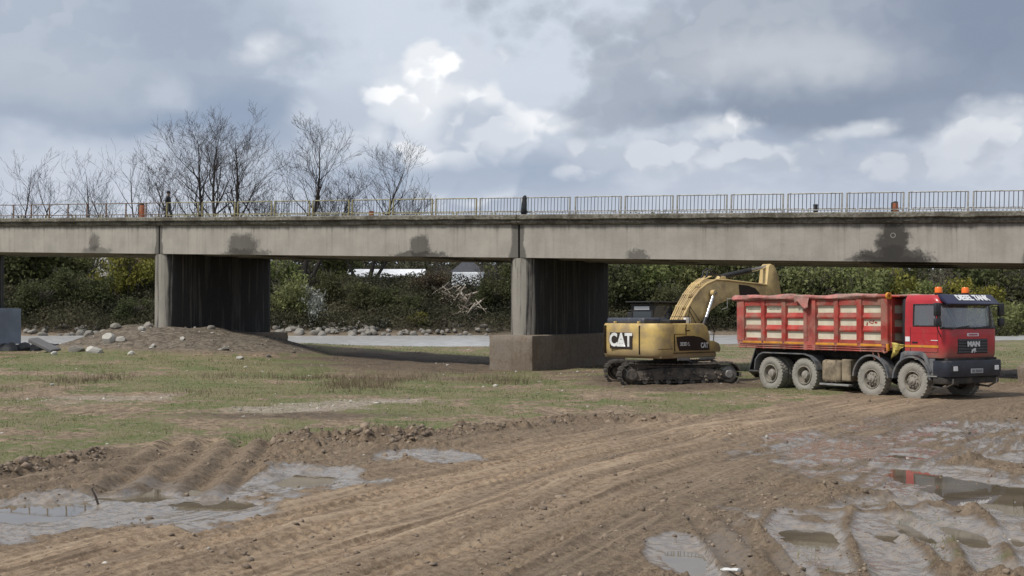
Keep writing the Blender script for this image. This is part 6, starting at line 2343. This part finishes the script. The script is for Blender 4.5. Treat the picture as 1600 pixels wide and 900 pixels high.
def bush_proto(kind, seed, n, size, shape):
    """unit bush, 1 m high; returns (crown mesh, stem mesh)"""
    rs = np.random.default_rng(seed)
    rnd = random.Random(seed)
    lobes = []
    w = .62 if shape == 'wide' else .40
    for k in range(11 if shape == 'wide' else 9):
        a = rnd.random() * 6.28
        q = rnd.random() ** .6
        z = rnd.uniform(.22, .84)
        taper = 1 - .55 * max(0, z - .5) / .5
        r = rnd.uniform(.13, .24)
        lobes.append((w * q * taper * math.cos(a), w * q * taper * math.sin(a), z, r * 1.15, r * 1.15, r))
    lobes.append((0, 0, .45, .3, .3, .4))
    V, F, t = leaf_cloud(rs, lobes, n, size)
    V[:, 2] = np.maximum(V[:, 2], 0)
    me = np_mesh('crown', V, F, False, LEAF[kind])
    fattr(me, 'tone', t)
    out = []
    for k in range(4):
        branches(rnd, (rnd.uniform(-.06, .06), rnd.uniform(-.06, .06), 0), (rnd.uniform(-.5, .5), rnd.uniform(-.5, .5), 1), .42, .022, 3, out, .1, .7, (2, 3), .0035)
    st = branch_mesh(out, 'stems', bark2)
    return me, st


def make_bushes():
    protos = {}
    for kind in ('dark', 'mid', 'grey', 'yell', 'brown'):
        for v, shape in enumerate(('wide', 'tall')):
            protos[kind, shape] = bush_proto(kind, 100 + len(protos), 2600, .034, shape)
    protos['white', 'wide'] = bush_proto('white', 140, 1500, .036, 'wide')
    rnd = random.Random(77)

    def bush(u, D, h, kind, shape, label, group=None, wx=1.0, vbase=None):
        x = (u - 800) / FPX * D
        z = gz(x, D)
        r = empty('bush' if shape == 'wide' else 'leafy_tree', (x, D, z - .15), rnd.random() * 6.28)
        r.scale = (h * wx * rnd.uniform(.9, 1.1), h * wx * rnd.uniform(.9, 1.1), h)
        tag(r, label, 'bush' if shape == 'wide' else 'tree', group)
        cr, st = protos[kind, shape]
        link('crown', cr, None, r)
        link('stems', st, None, r)
    # -- left of the left pier
    G = 'bushes beyond the river, left of the left pier'
    bush(18, 170, 9.5, 'dark', 'tall', 'tall dark green tree above the grey footing at the left edge')
    bush(62, 172, 9.0, 'mid', 'tall', 'mid green tree right of the tall dark tree at the left edge')
    bush(58, 160, 5.5, 'dark', 'wide', 'dark green bush overhanging the river right of the grey footing', None)
    bush(105, 164, 5.6, 'dark', 'wide', 'wide dark bush midway between the grey footing and the left pier', None)
    bush(95, 176, 7.6, 'brown', 'tall', 'brown leafless-looking tree behind the dark bushes at left')
    bush(150, 163, 5.0, 'dark', 'wide', 'low dark bush left of the yellow-green willow')
    bush(128, 176, 7.0, 'mid', 'wide', 'mid green bush below the pale house gable at left')
    bush(196, 166, 8.4, 'yell', 'wide', 'bright yellow-green willow just left of the left pier', None, .8)
    bush(232, 170, 7.2, 'yell', 'wide', 'yellowish bush tucked against the left pier', None, .8)
    bush(205, 158, 4.2, 'dark', 'wide', 'dark bush at the waterline under the yellow-green willow')
    # -- between the left and middle piers
    bush(425, 165, 8.0, 'mid', 'wide', 'green bush touching the right edge of the left pier', None, .8)
    bush(452, 160, 6.6, 'mid', 'wide', 'mid green bush left of the white blossoming bush', None, .8)
    bush(488, 159.5, 4.9, 'white', 'wide', 'white blossoming bush above the rip-rap', None, .85)
    bush(520, 166, 5.0, 'dark', 'wide', 'dark olive bush right of the white blossoming bush', None, .9)
    bush(520, 186, 10.5, 'mid', 'tall', 'slender green tree left of the white-roofed shed', None, .9)
    bush(560, 164, 4.2, 'dark', 'wide', 'broad dark bush under the white-roofed shed', None, 1.0)
    bush(602, 163, 3.8, 'dark', 'wide', 'dark bush below the dark fence panels', None, 1.0)
    bush(640, 161, 3.6, 'dark', 'wide', 'dark scrubby bush left of the driftwood heap', None, 1.0)
    bush(680, 168, 4.0, 'brown', 'wide', 'brown twiggy bush behind the driftwood heap', None, 1.0)
    bush(655, 158, 2.2, 'yell', 'wide', 'small yellowish bush at the waterline below the driftwood', None, 1.0)
    bush(765, 163, 4.4, 'dark', 'wide', 'dark bush right of the driftwood heap', None, .9)
    bush(795, 165, 6.6, 'dark', 'wide', 'dark bush half hidden by the middle pier', None, .9)
    # -- between the middle pier and the lorry
    for u, D, h, k, s, lab in ((962, 166, 7.6, 'dark', 'wide', 'dark green bush at the right edge of the middle pier'),
                               (985, 182, 11.5, 'grey', 'tall', 'tall grey-green tree above the excavator hood'),
                               (1012, 170, 8.8, 'mid', 'wide', 'olive bush behind the excavator cab'),
                               (1040, 186, 12.0, 'grey', 'tall', 'tall grey-green tree behind the excavator cab roof'),
                               (1050, 162, 6.2, 'dark', 'wide', 'dark low bush behind the foot of the boom'),
                               (1085, 180, 10.6, 'mid', 'wide', 'broad green tree behind the boom elbow'),
                               (1115, 163, 6.4, 'dark', 'wide', 'dark bush under the boom'),
                               (1135, 186, 11.0, 'grey', 'tall', 'grey-green tree above the boom ram'),
                               (1145, 165, 6.0, 'dark', 'wide', 'dark bush left of the lorry tailgate'),
                               (1180, 184, 10.0, 'mid', 'wide', 'green tree behind the excavator stick'),
                               (1232, 180, 9.4, 'grey', 'wide', 'grey-green bush right of the excavator stick'),
                               (1268, 176, 9.0, 'mid', 'wide', 'soft green bush above the rear half of the lorry bed'),
                               (1306, 180, 9.8, 'mid', 'wide', 'green tree above the middle of the lorry bed'),
                               (1344, 172, 9.2, 'mid', 'wide', 'fresh green bush above the front half of the lorry bed'),
                               (1384, 176, 9.4, 'yell', 'wide', 'yellow-green tree left of the near beacon'),
                               (1420, 186, 10.2, 'dark', 'tall', 'dark tree above the gap between bed and cab'),
                               (1450, 170, 7.6, 'mid', 'wide', 'green bush right behind the near beacon'),
                               (1492, 172, 7.4, 'yell', 'wide', 'yellowish rounded bush behind the cab roof'),
                               (1512, 186, 11.0, 'dark', 'tall', 'dark tree above the far beacon'),
                               (1545, 172, 6.4, 'yell', 'wide', 'yellow-green bush at the right side of the cab'),
                               (1556, 188, 10.4, 'dark', 'tall', 'dark tree standing above the cab mirror, right'),
                               (1580, 158, 6.8, 'mid', 'wide', 'big rounded green bush at the right edge of the view'),
                               (1600, 184, 9.0, 'dark', 'wide', 'dark bush at the right edge behind the rounded green bush'),
                               (1625, 160, 6.5, 'mid', 'wide', 'green bush cut off by the right edge of the view'),
                               (1562, 152, 3.4, 'dark', 'wide', 'low dark bush at the field edge right of the cab'),
                               (1530, 153, 3.8, 'dark', 'wide', 'low dark bush at the field edge behind the cab front')):
        bush(u, D, h, k, s, lab, None, 1.0)

    # dense dark undergrowth on the bank, and the wood behind: too thick to count
    rs = np.random.default_rng(55)
    n = 150000
    u = rs.uniform(-80, 1700, n)
    t = rs.random(n)
    D = 156 + 24 * t
    X = (u - 800) / FPX * D
    yf = river_far(X)
    Y = yf + 1.0 + 20 * t
    X = (u - 800) / FPX * Y
    z, A = terrain(X, Y)
    keep = ~((u > 690) & (u < 760) & (rs.random(n) < .4))
    hh = (1.2 + 1.9 * np.clip(fbm(X, Y, .22, 3, 401) + .35, 0, 1)) * rs.random(n) ** .8
    P = np.stack([X, Y, z + hh], 1)[keep]

    def quads(P, size, name, mat, label, cat):
        n = len(P)
        a = rs.normal(0, 1, (n, 3))
        a /= np.linalg.norm(a, axis=1)[:, None]
        b = np.cross(a, rs.normal(0, 1, (n, 3)))
        b /= np.linalg.norm(b, axis=1)[:, None]
        s = size * rs.uniform(.5, 1.4, n)[:, None]
        V = np.empty((n * 4, 3))
        V[0::4], V[1::4], V[2::4], V[3::4] = P - a * s, P + b * s * .5, P + a * s, P - b * s * .5
        me = np_mesh(name, V, np.arange(n * 4).reshape(n, 4), False, mat)
        fattr(me, 'tone', np.repeat(np.clip(.5 + fbm(P[:, 0], P[:, 2], .3, 3, 402) + rs.normal(0, .15, n), 0, 1), 4))
        tag(link(name, me), label, cat, None, 'stuff')
    um = leaf_mat('undergrowth_leaf', (0.030, 0.032, 0.017), (0.098, 0.092, 0.052), None)
    quads(P, .17, 'undergrowth', um, 'dark tangled undergrowth covering the far river bank', 'undergrowth')
    n = 80000
    u = rs.uniform(-200, 1850, n)
    Y = rs.uniform(205, 235, n)
    X = (u - 800) / FPX * Y
    z, A = terrain(X, Y)
    top = np.interp(u, [-200, 420, 800, 960, 1250, 1600, 1850], [6, 8.6, 9.0, 10.5, 9.6, 8.8, 8]) * (.75 + .8 * np.clip(fbm(X, Y, .12, 3, 403) + .4, 0, 1))
    P = np.stack([X, Y, z + top * rs.random(n) ** .7], 1)
    fm = leaf_mat('far_wood_leaf', (0.060, 0.060, 0.040), (0.155, 0.145, 0.096), None)
    quads(P, .40, 'far_wood', fm, 'far brown-green wood closing the view behind the houses', 'wood')


make_bushes()


def make_bare_trees():
    T_ = 178
    bare_tree(40, 225, T_ + 6, [(0, -.02, 1), (3, .22, .82), (-2, -.26, .75)], 'bare spreading tree standing furthest left above the bridge', 11, 4, r0=.30)
    bare_tree(132, 228, T_ + 4, [(0, .04, 1), (-4, -.30, .92), (4, .26, .7)], 'bare tree with a forked V trunk, second from the left', 23, 4, r0=.30)
    bare_tree(206, 216, T_ + 2, [(0, .02, 1), (-3, -.34, .80)], 'bare tree behind the rust orange marker post', 31, 4, r0=.30)
    bare_tree(240, 232, T_ + 8, [(0, .22, .95), (-2, .05, .75)], 'slim leaning bare tree just left of the biggest bare tree', 37, 4, r0=.26)
    bare_tree(340, 152, T_, [(14, .16, 1.0), (0, -.03, .98), (-10, -.16, .95), (-20, -.40, .74)], 'biggest bare tree with several dark trunks and a wide crown', 43, 6, r0=.50, spread=.60)
    bare_tree(474, 180, T_ + 2, [(0, .0, 1.0), (-6, -.42, .74), (6, .40, .70), (-3, -.7, .5)], 'bare tree with one straight trunk and long side limbs, right of the biggest', 57, 6, r0=.46, spread=.66)
    bare_tree(425, 268, T_ + 12, [(0, -.15, 1.0)], 'low thin bare tree between the two biggest bare trees', 61, 4, r0=.24)
    bare_tree(574, 203, T_ + 4, [(0, .0, 1.0), (2, .34, .70), (-6, -.42, .62)], 'rightmost bare tree, slim with upswept branches', 71, 5, r0=.40)
    bare_tree(545, 275, T_ + 10, [(0, -.2, 1.0), (3, .1, .8)], 'small bare tree left of the rightmost bare tree', 73, 4, r0=.2)
    # thin bare stems under the bridge
    for k, (u, vt, d, lab) in enumerate(((470, 398, 184, 'thin bare sapling above the white blossoming bush'), (690, 405, 182, 'thin bare sapling left of the white tarpaulin shelter'), (760, 402, 186, 'pale twiggy sapling right of the white tarpaulin shelter'),
                                         (105, 404, 180, 'pale bare sapling left of the willow'), (1590, 405, 190, 'bare twiggy tree against the sky at the right edge'))):
        bare_tree(u, vt, d, [(0, .05, 1), (2, .3, .8), (-2, -.3, .85)], lab, 81 + k, 4, 'bare saplings beyond the river', .10, .2, .6, .018, None, bark2)


make_bare_trees()


# ------------------------------------------------------------------ driftwood
def make_driftwood():
    wm = pm('driftwood', (0.36, 0.31, 0.25), .9, 0, .3, 5)
    wd = pm('dark_driftwood', (0.10, 0.08, 0.06), .9, 0, .3, 5)
    rnd = random.Random(91)
    for k in range(46):
        t = rnd.random()
        u = 690 + 62 * t + rnd.uniform(-16, 10)
        y = 159.5 + 9 * (1 - t) + rnd.uniform(-2.0, 2.0)
        x = (u - 800) / FPX * y
        z = gz(x, y) + rnd.uniform(.5, 1.7)
        L = rnd.uniform(1.6, 4.6)
        d = Vector((.75 + rnd.uniform(-.3, .3), -.5, -.55 + rnd.uniform(-.35, .3))).normalized()
        if rnd.random() < .3:
            d.x *= -1
        r = rnd.uniform(.05, .16)
        pts = [Vector((0, 0, 0)) + d * L * s + Vector((rnd.uniform(-.1, .1), 0, rnd.uniform(-.08, .08))) for s in (-.5, -.17, .17, .5)]
        mb = MB().tube(pts, [r, r * .9, r * .75, r * .5], 6)
        if rnd.random() < .6:
            q = pts[2]
            mb.tube([q, q + Vector((rnd.uniform(-.4, .6), -.2, rnd.uniform(.1, .6)))], [r * .5, r * .2], 5)
        o = mb.build('log', wm if rnd.random() < .62 else wd, None, 40, (x, y, z))
        tag(o, 'weathered log in the driftwood heap sliding down the far bank', 'log', 'driftwood heap on the far bank')


make_driftwood()


# ------------------------------------------------------------------ houses, sheds, fences beyond the river
def make_far_things():
    roofw = pm('white_sheet_roof', (0.72, 0.73, 0.75), .5, 0, .06, 1)
    wallg = pm('grey_render', (0.33, 0.33, 0.33), .85, 0, .12, 1)
    dkw = pm('dark_window', (0.02, 0.022, 0.026), .25)
    cream = pm('cream_render', (0.55, 0.52, 0.47), .85, 0, .12, 1)
    tile = pm('dark_red_tiles', (0.105, 0.048, 0.040), .85, 0, .25, 3, None, 0, 3, .5, 9)
    slate = pm('slate_roof', (0.045, 0.048, 0.056), .7, 0, .2, 3)
    fence = pm('dark_fence_sheet', (0.050, 0.046, 0.043), .8, 0, .3, 2)
    tarp = pm('white_tarpaulin', (0.66, 0.68, 0.70), .6, 0, .1, 2, (0.30, 0.28, 0.25), .25, 2, .6, 2.5)
    wood = pm('grey_post', (0.16, 0.145, 0.125), .9)

    def place(u, D, v):
        x = (u - 800) / FPX * D
        return x, D, CAM_H + (HOR - v) / FPX * D
    # white-roofed shed
    D = 190
    x0, x1 = (541 - 800) / FPX * D, (663 - 800) / FPX * D
    zr, zw = CAM_H + (HOR - 422) / FPX * D, CAM_H + (HOR - 433) / FPX * D
    r = empty('long_shed', ((x0 + x1) / 2, D, zw - 2.6))
    tag(r, 'long low shed with a bright white sheet roof between the piers', 'shed')
    w = x1 - x0
    MB().bx(-w / 2 + .3, w / 2 - .3, 0.2, 5, 0, 2.6).build('wall', wallg, r)
    rf = zr - zw
    MB().prism([(-.2, 2.55), (-.2, 2.68), (2.6, 2.68 + rf + .15), (5.4, 2.68), (5.4, 2.55)], -w / 2, w / 2, 'yz').build('roof', roofw, r)
    for k in range(7):
        xx = -w / 2 + .7 + k * (w - 1.4) / 6
        MB().bx(xx - .08, xx + .08, .05, .19, 0, 2.56).build('post', wood, r)
    for k in range(6):
        xx = -w / 2 + .7 + (k + .5) * (w - 1.4) / 6
        MB().bx(xx - .45, xx + .45, .16, .21, 1.0, 2.1).build('window', dkw, r)
    # white tarpaulin shelter with a dark roof behind
    D = 186
    x, y, z = place(732, D, 447)
    wd_, hh = 50 * D / FPX, 22 * D / FPX
    r = empty('tarpaulin_shelter', (x, y, z - .6))
    tag(r, 'small shelter hung with a white tarpaulin left of the middle pier', 'shelter')
    vs, fs = [], []
    nx, nz = 16, 8
    for i in range(nz + 1):
        for k in range(nx + 1):
            vs.append((-wd_ / 2 + wd_ * k / nx + .22 * (1 - i / nz) * -1, .12 * math.sin(k * 1.7 + i) + .1 * (i / nz) - .5 * (1 - i / nz), .6 + hh * i / nz))
    for i in range(nz):
        for k in range(nx):
            fs.append((i * (nx + 1) + k, i * (nx + 1) + k + 1, (i + 1) * (nx + 1) + k + 1, (i + 1) * (nx + 1) + k))
    o = MB().add(vs, fs).build('tarpaulin', tarp, r, 60)
    o.modifiers.new('thick', 'SOLIDIFY').thickness = .05
    for xx in (-wd_ / 2, wd_ / 2):
        MB().bx(xx - .07, xx + .07, .25, .4, -1.0, .6 + hh).build('post', wood, r)
    MB().bx(-wd_ / 2, wd_ / 2, .3, 3.0, -.6, .6 + hh * .96).build('wall', wallg, r)
    D = 196
    x, y, z = place(730, D, 425)
    r = empty('dark_roofed_house', (x, y, z - 3.4))
    tag(r, 'house with a dark hipped roof rising behind the white tarpaulin', 'house')
    MB().bx(-2.2, 2.2, 0, 5, 0, 3.4).build('wall', wallg, r)
    vs = [(-2.6, -.4, 3.4), (2.6, -.4, 3.4), (2.6, 5.4, 3.4), (-2.6, 5.4, 3.4), (-.8, 2.5, 5.1), (.8, 2.5, 5.1)]
    MB().add(vs, [(0, 1, 5, 4), (1, 2, 5), (2, 3, 4, 5), (3, 0, 4), (3, 2, 1, 0)]).build('roof', slate, r)
    MB().bx(-.6, .6, -.05, .02, 1.4, 2.6).build('window', dkw, r)
    # dark sheet fence along the top of the bank
    D = 176
    for (ua, ub, va, vb, lab) in ((590, 690, 438, 462, 'dark sheet fence below the white-roofed shed'), (690, 800, 447, 470, 'dark sheet fence below the white tarpaulin'), (412, 545, 433, 460, 'dark fence left of the white-roofed shed')):
        xa, _, zt = place(ua, D, va)
        xb, _, zb_ = place(ub, D, vb)
        r = empty('sheet_fence', (xa, D, zb_ - 1.0))
        tag(r, lab, 'fence', 'dark fences on the far bank')
        n = max(4, int((xb - xa) / 1.25))
        for k in range(n):
            a, b2 = (xb - xa) * k / n, (xb - xa) * (k + 1) / n
            MB().bx(a + .03, b2 - .03, 0, .05, .0, zt - zb_ + 1.0 + (.12 if k % 3 else -.05)).build('panel', fence, r)
            MB().bx(a - .05, a + .05, .06, .16, 0, zt - zb_ + 1.15).build('post', wood, r)
    # pale house on the left
    D = 196
    x, y, z = place(152, D, 425)
    r = empty('pale_house', (x, y, z - 2.0))
    tag(r, 'pale house gable half hidden by bushes left of the left pier', 'house')
    MB().bx(-1.6, 1.6, 0, 6, 0, 5.0).build('wall', cream, r)
    MB().prism([(-2.0, 4.9), (0, 6.6), (2.0, 4.9), (1.8, 4.8), (0, 6.3), (-1.8, 4.8)], -.3, 6.3, 'xz').build('roof', tile, r)
    MB().prism([(-1.6, 5.0), (1.6, 5.0), (0, 6.3)], 0.0, .2, 'xz').build('gable', cream, r)
    for xx in (-.8, .7):
        f = MB().bx(xx - .4, xx + .4, -.06, .0, 2.6, 4.0).build('window', cream, r)
        MB().bx(xx - .32, xx + .32, -.08, -.061, 2.7, 3.9).build('pane', dkw, f)
    D = 200
    x, y, z = place(238, D, 418)
    r = empty('red_roofed_house', (x, y, z - 3.0))
    tag(r, 'house with a dark red tiled roof just left of the left pier', 'house')
    MB().bx(-3, 3, 0, 6, 0, 3.0).build('wall', wallg, r)
    MB().prism([(-.5, 2.9), (3, 5.4), (6.5, 2.9), (6.5, 2.75), (-.5, 2.75)], -3.4, 3.4, 'yz').build('roof', tile, r)
    MB().bx(1.2, 1.8, 2.2, 2.8, 4.6, 6.0).build('chimney', tile, r)
    MB().bx(-1, 0, -.05, .02, 1.2, 2.3).build('window', dkw, r)
    # thin dark pole above the far fence
    x, y, z = place(512, 180, 434)
    o = MB().tube([(0, 0, 0), (-.9, 0, 3.4)], [.12, .09], 6).build('leaning_pole', pm('dark_pole', (0.03, 0.028, 0.026), .9), None, 40, (x, y, z - 1.2))
    tag(o, 'dark leaning pole left of the white-roofed shed', 'pole')


make_far_things()


# ------------------------------------------------------------------ odds and ends on the flat
def make_litter():
    pl = pm('white_plastic', (0.60, 0.60, 0.58), .5, 0, .1)
    rnd = random.Random(17)
    spots = [((83, 604), .13, 'white plastic scrap on the turf at far left'), ((1140, 893), .10, 'pale crushed plastic bottle on the mud at bottom centre-right')]
    for (uv, s, lab) in spots:
        x, y = px(*uv)
        z = gz(x, y)
        mb = MB()
        prof = [(.001, -s), (s * .28, -s * .95), (s * .33, -s * .5), (s * .22, 0), (s * .33, s * .4), (s * .30, s * .75), (s * .12, s * .95), (s * .12, s * 1.1), (.001, s * 1.1)]
        mb.lathe(prof, 12, 'x')
        mb.v = [(a, b * (1 + .3 * math.sin(a * 40)), c * .65) for a, b, c in mb.v]
        o = mb.build('plastic_bottle', pl, None, 40, (x, y, z + s * .25), (0, .1, rnd.random() * 3))
        tag(o, lab, 'bottle')
    # bent stick poking out of the puddle on the left
    x, y = px(157, 785)
    wm = pm('wet_stick', (0.06, 0.045, 0.035), .8)
    o = MB().tube([(0, 0, -.05), (-.05, .0, .10), (-.10, 0, .20), (-.07, 0, .22)], [.018, .016, .012, .006], 5).build('stick', wm, None, 40, (x, y, gz(x, y)))
    tag(o, 'short dark stick poking out of the silty puddle at left', 'stick')


make_litter()
